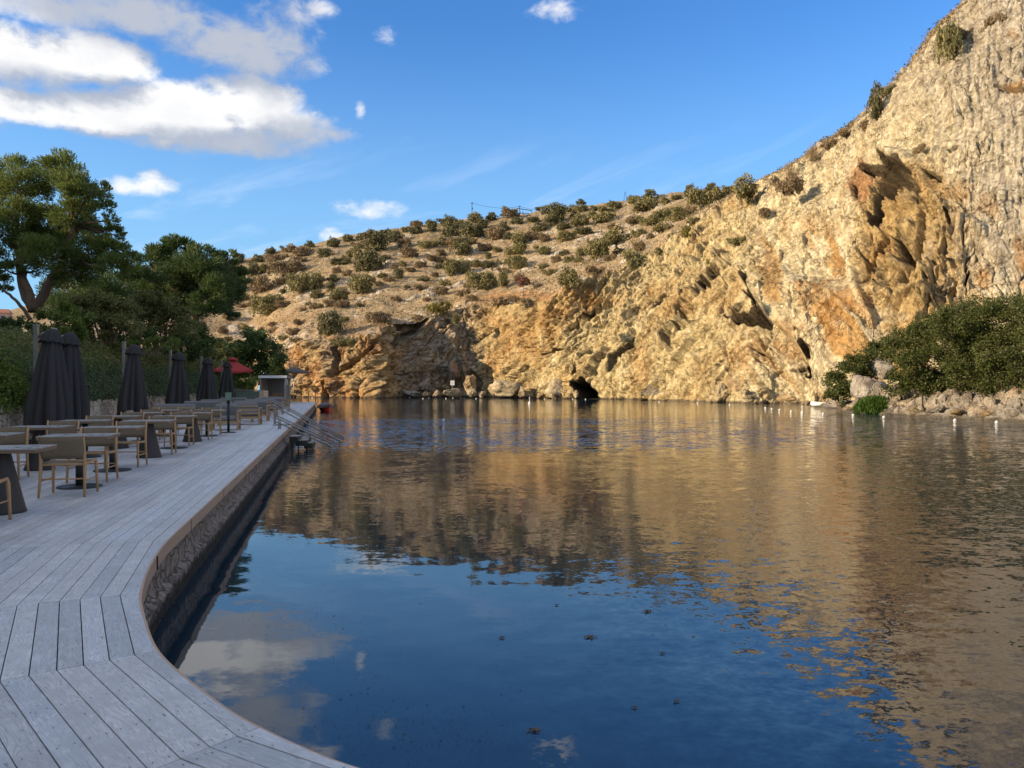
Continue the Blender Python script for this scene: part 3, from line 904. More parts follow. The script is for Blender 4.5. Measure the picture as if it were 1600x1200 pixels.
# ------------------------------------------------------------------ lake
def water_mat():
    m, b, out = new_mat('lake_water')
    o = b.n('ShaderNodeTexCoord').outputs['Object']
    x, y, z = b.sep(o)

    def slopes(sx, sy, scale, detail, rough=0.5, off=0.0):
        nd = b.n('ShaderNodeTexNoise')
        b.put(nd.inputs['Vector'], b.xyz(b.m('MULTIPLY', x, sx), b.m('MULTIPLY', y, sy), off))
        nd.inputs['Scale'].default_value = scale; nd.inputs['Detail'].default_value = detail; nd.inputs['Roughness'].default_value = rough
        return b.vm('SUBTRACT', nd.outputs['Color'], (0.5, 0.5, 0.5))

    def sc(v, f):
        nd = b.n('ShaderNodeVectorMath', operation='SCALE')
        b.put(nd.inputs[0], v); b.put(nd.inputs['Scale'], f)
        return nd.outputs[0]
    # wind streaks: where the surface is ruffled
    gust = b.noise(b.xyz(b.m('MULTIPLY', x, 0.020), b.m('MULTIPLY', y, 0.055), 1.3), 1.0, 4, 0.6, 0.6)
    gust = b.mapr(gust, 0.40, 0.68)
    band = b.m('MULTIPLY', b.mapr(y, 22.0, 30.0), b.mapr(y, 62.0, 46.0))
    bandn = b.noise(b.xyz(b.m('MULTIPLY', x, 0.03), b.m('MULTIPLY', y, 0.10), 5.3), 1.0, 4, 0.6)
    band = b.m('MULTIPLY', band, b.mapr(bandn, 0.32, 0.58))
    right = b.mapr(b.m('SUBTRACT', x, b.m('MULTIPLY', y, 0.12)), -1.5, 4.5)
    far = b.mapr(y, 8.0, 24.0)
    s = sc(slopes(0.45, 1.0, 0.9, 2), b.m('ADD', 0.022, b.m('MULTIPLY', gust, 0.030)))
    s = b.vm('ADD', s, sc(slopes(0.5, 1.0, 3.4, 3, 0.55, 3.0), b.m('ADD', 0.022, b.m('ADD', b.m('MULTIPLY', gust, 0.07), b.m('ADD', b.m('MULTIPLY', right, 0.14), b.m('MULTIPLY', band, 1.3))))))
    s = b.vm('ADD', s, sc(slopes(0.7, 1.0, 9.0, 4, 0.6, 6.0), b.m('ADD', 0.012, b.m('ADD', b.m('MULTIPLY', far, 0.14), b.m('ADD', b.m('MULTIPLY', right, 0.30), b.m('MULTIPLY', band, 1.2))))))
    s = b.vm('ADD', s, sc(slopes(0.8, 1.0, 24.0, 3, 0.6, 9.0), b.m('ADD', 0.012, b.m('ADD', b.m('MULTIPLY', right, 0.20), b.m('MULTIPLY', far, 0.10)))))
    sx, sy, sz = b.sep(s)
    nrm = b.n('ShaderNodeVectorMath', operation='NORMALIZE')
    b.put(nrm.inputs[0], b.xyz(b.m('MULTIPLY', sx, 0.8), sy, 1.0))
    murk = b.noise(o, 0.35, 4, 0.6)
    col = b.mix(murk, (0.009, 0.026, 0.044), (0.015, 0.034, 0.048))
    p = principled(b, out, col, 0.03, 0.5, 0, nrm.outputs[0])
    p.inputs['IOR'].default_value = 1.72
    return m


lake = MB().add([(-420, -160, WZ), (420, -160, WZ), (420, 320, WZ), (-420, 320, WZ)], [(0, 1, 2, 3)]).build('lake_water', water_mat())
tag(lake, kind='structure')
# ------------------------------------------------------------------ deck
EDGE = [(2.25, 60.0), (2.25, 8.0), (2.27, 4.0), (2.35, 2.0), (2.44, 1.0), (2.58, 0.3), (2.74, -0.2), (2.91, -0.582), (3.08, -0.842), (3.29, -1.11), (3.466, -1.30), (3.81, -1.62), (4.12, -1.88), (4.416, -2.08),
        (4.94, -2.38), (5.34, -2.585), (6.1, -2.89), (7.04, -3.19), (8.0, -3.42), (9.0, -3.65), (66.9, -17.0)]   # (Y, X), near to far
EDGE = [Vector((x, y)) for (y, x) in EDGE]


def edge_x(Y):
    ys = [e.y for e in EDGE if e.y > 2.9]; xs = [e.x for e in EDGE if e.y > 2.9]
    return float(np.interp(Y, ys, xs))


def catmull(pts, n):
    out = []
    for i in range(len(pts) - 1):
        p0, p1, p2, p3 = pts[max(i - 1, 0)], pts[i], pts[i + 1], pts[min(i + 2, len(pts) - 1)]
        for k in range(n):
            t = k / n
            out.append(0.5 * ((2 * p1) + (p2 - p0) * t + (2 * p0 - 5 * p1 + 4 * p2 - p3) * t * t + (3 * p1 - p0 - 3 * p2 + p3) * t ** 3))
    out.append(pts[-1])
    return out


EDGE_C = catmull(EDGE[3:20], 5)
EDGE_F = EDGE[:3] + EDGE_C + [EDGE[-1]]
# resample the long straight run
_l = EDGE_F[:-1]
for k in range(1, 59):
    _l.append(EDGE_C[-1].lerp(EDGE[-1], k / 58))
EDGE_F = _l


def wood_mat():
    m, b, out = new_mat('weathered_deck_wood')
    uv = b.n('ShaderNodeUVMap', uv_map='UVMap').outputs[0]
    u, v, _ = b.sep(uv)
    o = b.n('ShaderNodeTexCoord').outputs['Object']
    grain = b.noise(b.xyz(b.m('MULTIPLY', u, 2.2), b.m('MULTIPLY', v, 75.0), 0.0), 1.0, 6, 0.65, 0.6)
    cath = b.noise(b.xyz(b.m('MULTIPLY', u, 1.6), b.m('MULTIPLY', v, 14.0), 3.0), 1.0, 3, 0.5, 0.8)
    rings = b.m('SINE', b.m('MULTIPLY', cath, 70.0))
    blot = b.noise(o, 6.0, 6, 0.65)
    spots = b.noise(b.xyz(b.m('MULTIPLY', u, 14.0), b.m('MULTIPLY', v, 40.0), 7.0), 1.0, 4, 0.7)
    big = b.noise(o, 0.9, 3, 0.5)
    board = b.n('ShaderNodeAttribute', attribute_name='Col').outputs[0]
    c = b.mix(b.mapr(blot, 0.3, 0.7), (0.44, 0.445, 0.445), (0.64, 0.645, 0.65))
    c = b.mix(b.mapr(grain, 0.42, 0.72, 0, 0.5), c, (0.66, 0.65, 0.63))
    c = b.mix(b.m('MULTIPLY', b.mapr(rings, 0.0, 0.8), b.mapr(blot, 0.38, 0.58, 0.0, 0.55)), c, (0.36, 0.36, 0.355))
    c = b.mix(b.mapr(spots, 0.60, 0.68, 0, 0.7), c, (0.20, 0.19, 0.18))
    c = b.mix(b.mapr(spots, 0.42, 0.34, 0, 0.6), c, (0.76, 0.75, 0.72))
    c = b.mix(b.mapr(big, 0.45, 0.7, 0, 0.30), c, (0.36, 0.345, 0.31))
    c = b.mix(1.0, c, board, 'MULTIPLY')
    rough = b.mapr(blot, 0.3, 0.7, 0.42, 0.62)
    h = b.m('ADD', b.m('MULTIPLY', grain, 0.6), b.m('MULTIPLY', rings, 0.12))
    principled(b, out, c, rough, 0.35, 0, bump(b, h, 0.5, 0.004))
    return m


WOOD = wood_mat()
deck = tag(empty('deck', (0, 0, 0)), kind='structure')
PW = 0.12; GAP = 0.006; TH = 0.028
# joint corners on the deck edge (far end, then nearer and nearer); the edge in between is cut to the curve
JE = [Vector((-17.0, 66.9)), Vector((-3.235, 7.22)), Vector((-2.60, 5.36)), Vector((-1.93, 4.20)), Vector((-1.06, 3.27)), Vector((0.25, 2.50)), Vector((2.5, 2.15)), Vector((9, 2.1))]


def norm2(v): return Vector((v[0], v[1])).normalized()


SD = [norm2(JE[i + 1] - JE[i]) for i in range(len(JE) - 1)]          # far -> near directions


def inland(d):                                                        # to the landward side of a direction
    return Vector((d.y, -d.x)) if (Vector((d.y, -d.x)).x < 0 or Vector((d.y, -d.x)).y < 0) else Vector((-d.y, d.x))


IN = []
for d in SD:
    q = Vector((d.y, -d.x))
    IN.append(q if q.dot(Vector((-1, -0.6))) > 0 else -q)
JD = [IN[0].copy()]
for i in range(1, len(SD)):
    bis = (IN[i - 1] + IN[i]).normalized()
    JD.append(bis / max(bis.dot(IN[i]), 0.2))
JD.append(IN[-1].copy())


def edge_off(i, s):
    """how far the curved edge lies inland of the chord of section i at arc position s"""
    base = JE[i] + SD[i] * s
    n = IN[i]
    best = None
    for a, b in zip(EDGE_F[:-1], EDGE_F[1:]):
        # intersect line base + n*t with segment a-b
        e = b - a
        den = n.x * e.y - n.y * e.x
        if abs(den) < 1e-9: continue
        w = a - base
        t = (w.x * e.y - w.y * e.x) / den
        u = (w.x * n.y - w.y * n.x) / den
        if -0.001 <= u <= 1.001 and -0.6 < t < 0.9 and (best is None or abs(t) < abs(best)): best = t
    return best


rng = random.Random(4)
plank_far = MB(); far_uv = []; far_col = []


def plank_geo(i, o0, o1, s0, s1, curved):
    """outline of one board in section i between offsets o0..o1 and arc positions s0(o)..s1(o)"""
    nseg = 10 if curved else 1
    lo = []; hi = []
    for k in range(nseg + 1):
        t = k / nseg
        sa = s0[0] + (s1[0] - s0[0]) * t          # at o0
        sb = s0[1] + (s1[1] - s0[1]) * t          # at o1
        oa = o0
        if curved:
            e = edge_off(i, sa)
            if e is not None: oa = max(oa, min(e + 0.004, o1))
            else: oa = max(oa, 0)
        lo.append((JE[i] + SD[i] * sa + IN[i] * oa, sa, oa)); hi.append((JE[i] + SD[i] * sb + IN[i] * o1, sb, o1))
    if max(h[2] - l[2] for l, h in zip(lo, hi)) < 0.012: return None
    vs = []; uv = []
    r = rng.random() * 50; r2 = rng.random() * 30
    for z in (0.0, -TH):
        for q, s, o in lo: vs.append((q.x, q.y, z)); uv.append((s + r, o + r2))
        for q, s, o in hi: vs.append((q.x, q.y, z)); uv.append((s + r, o + r2))
    m = nseg + 1
    fs = []
    for k in range(nseg):
        fs.append((k, k + 1, m + k + 1, m + k))
    # sides
    ring = list(range(m)) + list(range(2 * m - 1, m - 1, -1))
    for a, b in zip(ring, ring[1:] + ring[:1]): fs.append((a, a + 2 * m, b + 2 * m, b))
    tone = 0.88 + 0.24 * rng.random()
    warm = 1 + 0.05 * (rng.random() - 0.5)
    dz = (rng.random() - 0.5) * 0.003
    vs = [(x, y, z + dz) for x, y, z in vs]
    return vs, fs, uv, (tone * warm, tone, tone / warm)


def make_me(name, vs, fs, uv, cols):
    me = bpy.data.meshes.new(name)
    me.from_pydata(vs, [], fs)
    ul = me.uv_layers.new(name='UVMap')
    for lp in me.loops: ul.data[lp.index].uv = uv[lp.vertex_index]
    ca = me.color_attributes.new('Col', 'FLOAT_COLOR', 'POINT')
    for k, c in enumerate(cols): ca.data[k].color = (*c, 1)
    me.materials.append(WOOD)
    me.update()
    return me


n_plank = 0
sv, sf, suv, scol = [], [], [], []


def add_plank(i, k, s0, s1, alone, curved):
    global n_plank
    g = plank_geo(i, k * PW + GAP / 2, (k + 1) * PW - GAP / 2, s0, s1, curved)
    if g is None: return
    vs, fs, uv, c = g
    if alone and n_plank < 296:
        n_plank += 1
        link('plank', make_me('plank', vs, fs, uv, [c] * len(vs)), deck)
    else:
        o = len(sv)
        sv.extend(vs); sf.extend(tuple(o + a for a in f) for f in fs); suv.extend(uv); scol.extend([c] * len(vs))


# near, curving sections
for i, kmax, alone_k in ((1, 52, 30), (2, 40, 22), (3, 40, 18), (4, 34, 12), (5, 26, 0)):
    L = (JE[i + 1] - JE[i]).length
    for k in range(kmax):
        def s_at(jd, off, base): return base + jd.dot(SD[i]) * off
        a, b = k * PW, (k + 1) * PW
        s0 = (s_at(JD[i], a, 0) + 0.002, s_at(JD[i], b, 0) + 0.002); s1 = (s_at(JD[i + 1], a, L) - 0.002, s_at(JD[i + 1], b, L) - 0.002)
        if s1[0] - s0[0] < 0.05 or s1[1] - s0[1] < 0.05: continue
        add_plank(i, k, s0, s1, k < alone_k, k < 6)
# the long run: boards end to end, joints staggered
L = (JE[1] - JE[0]).length
for k in range(53):
    j = JD[1].dot(SD[0])
    end = (L + j * k * PW, L + j * (k + 1) * PW)
    e0, e1 = end
    pos = [0.0]
    cut = L - (2.1 + 2.4 * ((k * 0.37) % 1.0)) - 0.3
    cuts = []
    while cut > 0.5:
        cuts.append(cut); cut -= 4.4
    prev = (e0 - 0.002, e1 - 0.002)
    for q, c in enumerate(cuts + [0.0]):
        add_plank(0, k, (c + 0.0015, c + 0.0015), prev, q < 3 and k < 50, k < 2)
        prev = (c - 0.0015, c - 0.0015)
stuff = link('plank', make_me('plank', sv, sf, suv, scol), deck)
stuff['kind'] = 'stuff'

# screw heads: two at each joist crossing of the near boards
sc_v = []; sc_f = []
for i in (1, 2, 3, 4):
    Ls = (JE[i + 1] - JE[i]).length
    for k in range(24):
        for sfrac in (0.035, 0.36, 0.68, 0.965):
            for oo in (0.028, 0.092):
                o_ = k * PW + oo
                a_ = JD[i].dot(SD[i]) * o_; b_ = Ls + JD[i + 1].dot(SD[i]) * o_
                if b_ - a_ < .15: continue
                s_ = a_ + (b_ - a_) * sfrac
                e_ = edge_off(i, s_) if k < 6 else None
                if e_ is not None and o_ < e_ + .02: continue
                c_ = JE[i] + SD[i] * s_ + IN[i] * o_
                n0 = len(sc_v)
                for q in range(6): sc_v.append((c_.x + .0042 * math.cos(q * 1.047), c_.y + .0042 * math.sin(q * 1.047), .0026))
                sc_f.append(tuple(range(n0, n0 + 6)))
_me = bpy.data.meshes.new('screw_heads'); _me.from_pydata(sc_v, [], sc_f); _me.materials.append(mottled('dull_screw', (0.075, 0.07, 0.065), .2, 9, .5, .4, .5))
link('screw_heads', _me, deck)['kind'] = 'stuff'


# fascia board under the edge, dark stone quay wall below it
def offset_edge(d):
    pts = []
    for i, p in enumerate(EDGE_F):
        a = EDGE_F[max(i - 1, 0)]; b = EDGE_F[min(i + 1, len(EDGE_F) - 1)]
        t = (b - a).normalized()
        n = Vector((-t.y, t.x))                   # to the left of the near->far direction: inland
        if n.dot(Vector((-1, -0.6))) < 0: n = -n
        pts.append(p + n * d)
    return pts


def ribbon(d_out, d_in, z0, z1):
    a, b = offset_edge(d_out), offset_edge(d_in)
    vs = []; fs = []
    for p, q in zip(a, b): vs += [(p.x, p.y, z0), (p.x, p.y, z1), (q.x, q.y, z1), (q.x, q.y, z0)]
    for i in range(len(a) - 1):
        for k in range(4):
            k2 = (k + 1) % 4
            fs.append((i * 4 + k, i * 4 + k2, i * 4 + 4 + k2, i * 4 + 4 + k))
    return vs, fs


def fascia_mat():
    m, b, out = new_mat('fascia_wood')
    o = b.n('ShaderNodeTexCoord').outputs['Object']
    x, y, z = b.sep(o)
    g = b.noise(b.xyz(b.m('MULTIPLY', x, 2.0), b.m('MULTIPLY', y, 2.0), b.m('MULTIPLY', z, 60.0)), 1.0, 5, 0.6)
    n = b.noise(o, 2.5, 5, 0.6)
    c = b.mix(g, (0.42, 0.27, 0.175), (0.56, 0.38, 0.26))
    c = b.mix(b.mapr(n, 0.5, 0.75, 0, 0.5), c, (0.36, 0.28, 0.22))
    principled(b, out, c, 0.6, 0.25, 0, bump(b, g, 0.3, 0.003))
    return m


FASCIA = fascia_mat()
vs, fs = ribbon(-0.012, 0.022, -0.004, -0.125)
fme = MB().add(vs, fs).mesh('fascia_board', FASCIA)
link('fascia_board', fme, deck)
for Yj in (6.55, 8.35, 10.8, 13.4, 16.2, 19.4, 23.0):          # butt joints in the fascia
    p = Vector((edge_x(Yj), Yj))
    MB().box((0, 0, 0), (0.012, 0.008, 0.118)).build('joint_gap', mottled('joint_dark', (0.03, 0.026, 0.024)), deck).location = (p.x + 0.009, p.y, -0.0645)


def quay_mat():
    m, b, out = new_mat('wet_quay_stone')
    o = b.n('ShaderNodeTexCoord').outputs['Object']
    x, y, z = b.sep(o)
    v3 = b.xyz(x, y, b.m('MULTIPLY', z, 1.2))
    wn = b.n('ShaderNodeVectorMath', operation='SCALE'); wq = b.n('ShaderNodeTexNoise'); b.put(wq.inputs['Vector'], o); wq.inputs['Scale'].default_value = 5.0; wq.inputs['Detail'].default_value = 3
    b.put(wn.inputs[0], wq.outputs['Color']); wn.inputs['Scale'].default_value = 0.05
    joint = b.mapr(b.voro(b.vm('ADD', v3, wn.outputs[0]), 5.2, 'DISTANCE_TO_EDGE'), 0.0, 0.09)
    n = b.noise(v3, 15.0, 9, 0.75); n2 = b.noise(o, 45.0, 5, 0.7)
    n = b.m('ADD', b.m('MULTIPLY', n, 0.75), b.m('MULTIPLY', b.noise(o, 3.0, 4, 0.6), 0.25))
    c = b.ramp(n, [(0.32, (0.10, 0.08, 0.065)), (0.5, (0.30, 0.235, 0.185)), (0.66, (0.50, 0.41, 0.33))])
    c = b.mix(b.mapr(n2, 0.5, 0.75, 0, 0.5), c, (0.22, 0.16, 0.115))
    alg = b.m('ADD', z, b.m('MULTIPLY', b.m('SUBTRACT', n, 0.5), 0.35))
    c = b.mix(joint, b.mix(1.0, c, (0.5, 0.48, 0.46), 'MULTIPLY'), c)
    c = b.mix(b.mapr(alg, -0.46, -0.60), c, (0.035, 0.032, 0.026))
    principled(b, out, c, 0.8, 0.25, 0, bump(b, b.m('ADD', b.m('MULTIPLY', joint, 1.2), b.m('ADD', n, b.m('MULTIPLY', n2, 0.4))), 0.8, 0.022))
    return m


QUAY = quay_mat()


def build_quay():
    line = offset_edge(0.09)
    # resample finely along the visible part
    pts = []
    for a, b in zip(line[:-1], line[1:]):
        n = max(1, int((b - a).length / (0.07 if a.y < 16 else 0.2)))
        n = min(n, 40)
        for k in range(n): pts.append(a.lerp(b, k / n))
    pts.append(line[-1])
    zs = np.concatenate((np.linspace(-0.12, -0.47, 10), np.linspace(-0.485, -0.56, 4), np.linspace(-0.6, -1.9, 8)))
    P = np.array([[(p.x, p.y, z) for p in pts] for z in zs])
    T = np.gradient(np.array([(p.x, p.y) for p in pts]), axis=0); T /= np.linalg.norm(T, axis=1)[:, None] + 1e-9
    N = np.stack((T[:, 1], -T[:, 0]), 1)
    N[(N @ np.array((1, 0.6))) < 0] *= -1
    q = P.reshape(-1, 3)
    d = fbm(q * np.array((1.2, 1.2, 1.6)), 2, 311) * 0.016
    led = sstep(-0.46, -0.50, q[:, 2] + 0.03 * fbm(q * 2.2, 2, 321)) * 0.09
    d = (d + led - 0.02).reshape(P.shape[:2])
    P[..., 0] += d * N[None, :, 0]; P[..., 1] += d * N[None, :, 1]
    return P


QP = build_quay()
quay = link('quay_wall', mesh_np('quay_wall', QP.reshape(-1, 3), grid_faces(*QP.shape[:2]), QUAY, True))
tag(quay, 'dark rough stone quay wall curving between the timber deck and the water', 'wall')

# ------------------------------------------------------------------ ground on the left: under the deck, garden bank, unseen hill added to shade the deck


def wall_x(Y): return -8.25 - 0.215 * Y


def ground_z(x, y):
    """land height left of the stone wall"""
    s = wall_x(np.clip(y, -60, 62)) - x
    bank = 0.62 + np.clip(s, 0, 30) * 0.20 - np.clip(s - 14, 0, 40) * 0.17
    k = -(x + 0.76 * y) - 16.0
    hill = 12.3 * sstep(0, 8, k) * sstep(70, 54, y) * sstep(-30, -18, y + 0.0 * x + 0) + 5.0 * sstep(20, 40, k) * sstep(66, 40, y)  # unseen hill, raised to keep the sun off the deck
    low = sstep(66, 96, y)
    z = bank * (1 - 0.55 * low) + hill
    return z


gxs = np.concatenate((np.linspace(0, 24, 40), np.linspace(26, 130, 50)))
gys = np.concatenate((np.linspace(-70, 2.4, 30), np.linspace(2.95, 128, 120)))
GP = []
for Y in gys:
    wx = wall_x(min(Y, 62)) if Y > 2.5 else wall_x(2.5) - (Y - 2.5) * -0.2
    ex = (edge_x(Y) - 0.35 if Y < 66.8 else -0.335 * Y) if Y > 2.5 else 40.0
    if Y > 66.8: wx = min(wx, ex - 0.4)
    row = [(ex, Y, -0.14 if Y < 67.5 else -0.9), (wx - 0.03, Y, -0.14 if Y < 67.5 else -0.2)]
    for s in gxs:
        x = wx - 0.12 - s
        row.append((x, Y, 0))
    GP.append(row)
GP = np.array(GP, dtype=np.float64)
gz = ground_z(GP[:, 2:, 0], GP[:, 2:, 1])
gz = gz + (fbm(np.stack((GP[:, 2:, 0].ravel() / 5, GP[:, 2:, 1].ravel() / 5, gz.ravel() * 0), 1), 3, 401) * 0.5).reshape(gz.shape) * np.clip(gxs / 3, 0, 1)[None]
GP[:, 2:, 2] = gz
m_soil = mottled('garden_soil', (0.085, 0.066, 0.045), 0.5, 1.5, 0.95, 0.1, 0, 0.8, 6, 0.1)
tag(link('ground', mesh_np('ground', GP.reshape(-1, 3), grid_faces(*GP.shape[:2]), m_soil, True)), kind='structure')


def gz_at(x, y): return float(ground_z(np.array([x]), np.array([y]))[0])
# ------------------------------------------------------------------ stone wall
SLOPE = 0.215
DDIR = Vector((-SLOPE, 1, 0)).normalized()             # along the deck, away from the camera
RZ = math.atan2(SLOPE, 1)                              # turns local +Y onto DDIR
ORD = ['nearest', 'second', 'third', 'fourth', 'fifth', 'sixth', 'seventh', 'eighth', 'ninth', 'tenth']


def stone_mat():
    m, b, out = new_mat('wall_stone')
    geo = b.n('ShaderNodeNewGeometry')
    r = geo.outputs['Random Per Island']
    o = b.n('ShaderNodeTexCoord').outputs['Object']
    n = b.noise(o, 9.0, 6, 0.7)
    c = b.ramp(r, [(0.0, (0.40, 0.29, 0.20)), (0.3, (0.54, 0.42, 0.32)), (0.55, (0.64, 0.53, 0.42)), (0.8, (0.52, 0.35, 0.25)), (1.0, (0.66, 0.59, 0.50))])
    c = b.mix(b.mapr(n, 0.3, 0.7, 0, 0.5), c, b.mix(1.0, c, (0.55, 0.52, 0.5), 'MULTIPLY'))
    principled(b, out, c, 0.85, 0.2, 0, bump(b, n, 0.6, 0.02))
    return m


STONE = stone_mat()
rr = random.Random(11)
wall = tag(empty('stone_wall', (wall_x(4.0), 4.0, 0), RZ), 'low rubble stone garden wall behind the closed umbrellas under the hedge', 'wall')
WL = 46.0
mb = MB(); mb.box((-0.24, WL / 2, 0.39), (0.36, WL, 0.98))
mb.build('mortar_core', mottled('mortar', (0.10, 0.085, 0.07), 0.3, 4), wall)
rows = 6; hh = 0.93 / rows
lines = []
for r in range(rows + 1):
    lines.append([0.0])
cells_st = []
nst = 0
far_st = MB()
edges_prev = None
for y0 in [0]:
    pass
grid = {}
nst_list = []
for r in range(rows):
    y = -rr.random() * 0.2
    while y < WL:
        w = rr.uniform(0.13, 0.36)
        nst_list.append((y, r, w))
        y += w
nst_list.sort()
for (y, r, w) in nst_list:
    jz = lambda q: 0.045 * math.sin(q * 9.1 + r * 2.3) + 0.03 * math.sin(q * 23.7 + r * 5.1)
    jz2 = lambda q: 0.045 * math.sin(q * 9.1 + (r + 1) * 2.3) + 0.03 * math.sin(q * 23.7 + (r + 1) * 5.1)
    g = 0.009
    zb = r * hh - 0.02; zt = (r + 1) * hh - 0.02
    if r == rows - 1: zt += rr.uniform(-0.03, 0.05)
    pts = [(y + g, zb + jz(y) + g), (y + w * 0.5, zb + jz(y + w / 2) + g), (y + w - g, zb + jz(y + w) + g),
           (y + w - g + rr.uniform(-.015, .015), (zb + zt) / 2 + rr.uniform(-.02, .02)), (y + w - g, zt + jz2(y + w) - g), (y + w * rr.uniform(.35, .65), zt + jz2(y + w / 2) - g + rr.uniform(0, .012)),
           (y + g, zt + jz2(y) - g), (y + g + rr.uniform(-.01, .02), (zb + zt) / 2)]
    cy = sum(p[0] for p in pts) / 8; cz = sum(p[1] for p in pts) / 8
    dep = rr.uniform(0.0, 0.055)
    vs = []
    for k, (sc_, xx) in enumerate(((1.0, -0.06), (1.0, dep), (0.78, dep + 0.022))):
        for (a, c) in pts: vs.append((xx + (rr.uniform(-.008, .008) if k == 2 else 0), cy + (a - cy) * sc_, max(cz + (c - cz) * sc_, 0.002)))
    fs = []
    for k in range(2):
        for i in range(8):
            j = (i + 1) % 8
            fs.append((k * 8 + i, k * 8 + j, k * 8 + 8 + j, k * 8 + 8 + i))
    fs.append(tuple(range(16, 24)))
    if nst < 296 and y > 11.6:
        MB().add(vs, fs).build('stone', STONE, wall); nst += 1
    else:
        far_st.add(vs, fs)
o = far_st.build('stone', STONE, wall); o['kind'] = 'stuff'

# ------------------------------------------------------------------ furniture materials
TEAK = mottled('teak', (0.46, 0.27, 0.13), 0.25, 9, 0.5, 0.3, 0, 0.2, 90, 0.002)
TEAKG = mottled('greyed_teak', (0.36, 0.24, 0.14), 0.3, 9, 0.6, 0.25)
DARKM = mottled('dark_metal', (0.030, 0.032, 0.030), 0.2, 8, 0.45, 0.4)
DARKM2 = mottled('dark_cone_shell', (0.040, 0.035, 0.032), 0.3, 5, 0.5, 0.35)
TOPM = mottled('table_top', (0.36, 0.34, 0.32), 0.12, 5, 0.30, 0.5)
TOPE = mottled('table_edge', (0.20, 0.13, 0.085), 0.2, 12, 0.5, 0.3)
ALU = mottled('aluminium', (0.30, 0.29, 0.28), 0.1, 6, 0.42, 0.5, 0.6)
FABR = mottled('charcoal_fabric', (0.050, 0.047, 0.047), 0.16, 3, 0.85, 0.15, 0, 0.25, 240, 0.002)
REDF = mottled('red_fabric', (0.44, 0.060, 0.055), 0.12, 3, 0.8, 0.15)
CUSH = mottled('blue_grey_cushion', (0.20, 0.20, 0.20), 0.12, 5, 0.85, 0.15, 0, 0.3, 200, 0.002)
BLACK = mottled('black_metal', (0.012, 0.012, 0.012), 0.2, 8, 0.45, 0.4)
TEAL = mottled('teal_panel', (0.13, 0.17, 0.135), 0.12, 4, 0.55, 0.3)
GREYP = mottled('grey_paint', (0.22, 0.19, 0.16), 0.12, 5, 0.6, 0.3)
WHITEP = mottled('white_paint', (0.72, 0.70, 0.66), 0.08, 6, 0.5, 0.35)
STEEL = mottled('galvanised_rail', (0.30, 0.28, 0.26), 0.15, 10, 0.38, 0.5, 0.7)
CREAMP = mottled('cream_timber', (0.50, 0.37, 0.24), 0.15, 8, 0.6, 0.3)
CONC = mottled('pale_concrete', (0.34, 0.32, 0.29), 0.2, 6, 0.8, 0.2)


def weave_mat():
    m, b, out = new_mat('woven_cord')
    o = b.n('ShaderNodeTexCoord').outputs['UV']
    u, v, _ = b.sep(o)
    w1 = b.m('SINE', b.m('MULTIPLY', u, 2 * math.pi / 0.022)); w2 = b.m('SINE', b.m('MULTIPLY', v, 2 * math.pi / 0.013))
    h = b.m('MULTIPLY', w1, w2)
    n = b.noise(b.xyz(u, v, 0.0), 14.0, 4)
    c = b.mix(b.mapr(h, -0.8, 0.8), (0.115, 0.085, 0.055), (0.30, 0.235, 0.16))
    c = b.mix(b.mapr(n, 0.35, 0.7, 0, 0.4), c, (0.17, 0.13, 0.09))
    principled(b, out, c, 0.8, 0.2, 0, bump(b, h, 0.6, 0.004))
    return m


WEAVE = weave_mat()


def sheet(name, fn, nu, nv, th, mat, su, sv_, parent):
    """a padded sheet: fn(u,v)->(point, normal); uv in metres"""
    vs = []; uv = []
    for side in (1, -1):
        for j in range(nv + 1):
            for i in range(nu + 1):
                p, n = fn(i / nu, j / nv)
                e = min(i, nu - i, j, nv - j)
                t = th * (0.5 if e == 0 else 1.0)
                vs.append(tuple(Vector(p) + Vector(n) * t * 0.5 * side)); uv.append((i / nu * su, j / nv * sv_))
    m = (nu + 1) * (nv + 1)
    fs = []
    for j in range(nv):
        for i in range(nu):
            a = j * (nu + 1) + i
            fs.append((a, a + 1, a + nu + 2, a + nu + 1)); fs.append((m + a, m + a + nu + 1, m + a + nu + 2, m + a + 1))
    ring = [i for i in range(nu + 1)] + [j * (nu + 1) + nu for j in range(1, nv + 1)] + [nv * (nu + 1) + i for i in range(nu - 1, -1, -1)] + [j * (nu + 1) for j in range(nv - 1, 0, -1)]
    for a, b in zip(ring, ring[1:] + ring[:1]): fs.append((a, m + a, m + b, b))
    me = bpy.data.meshes.new(name)
    me.from_pydata(vs, [], fs)
    ul = me.uv_layers.new(name='UVMap')
    for lp in me.loops: ul.data[lp.index].uv = uv[lp.vertex_index]
    me.polygons.foreach_set('use_smooth', [True] * len(fs))
    me.materials.append(mat); me.update()
    return link(name, me, parent)


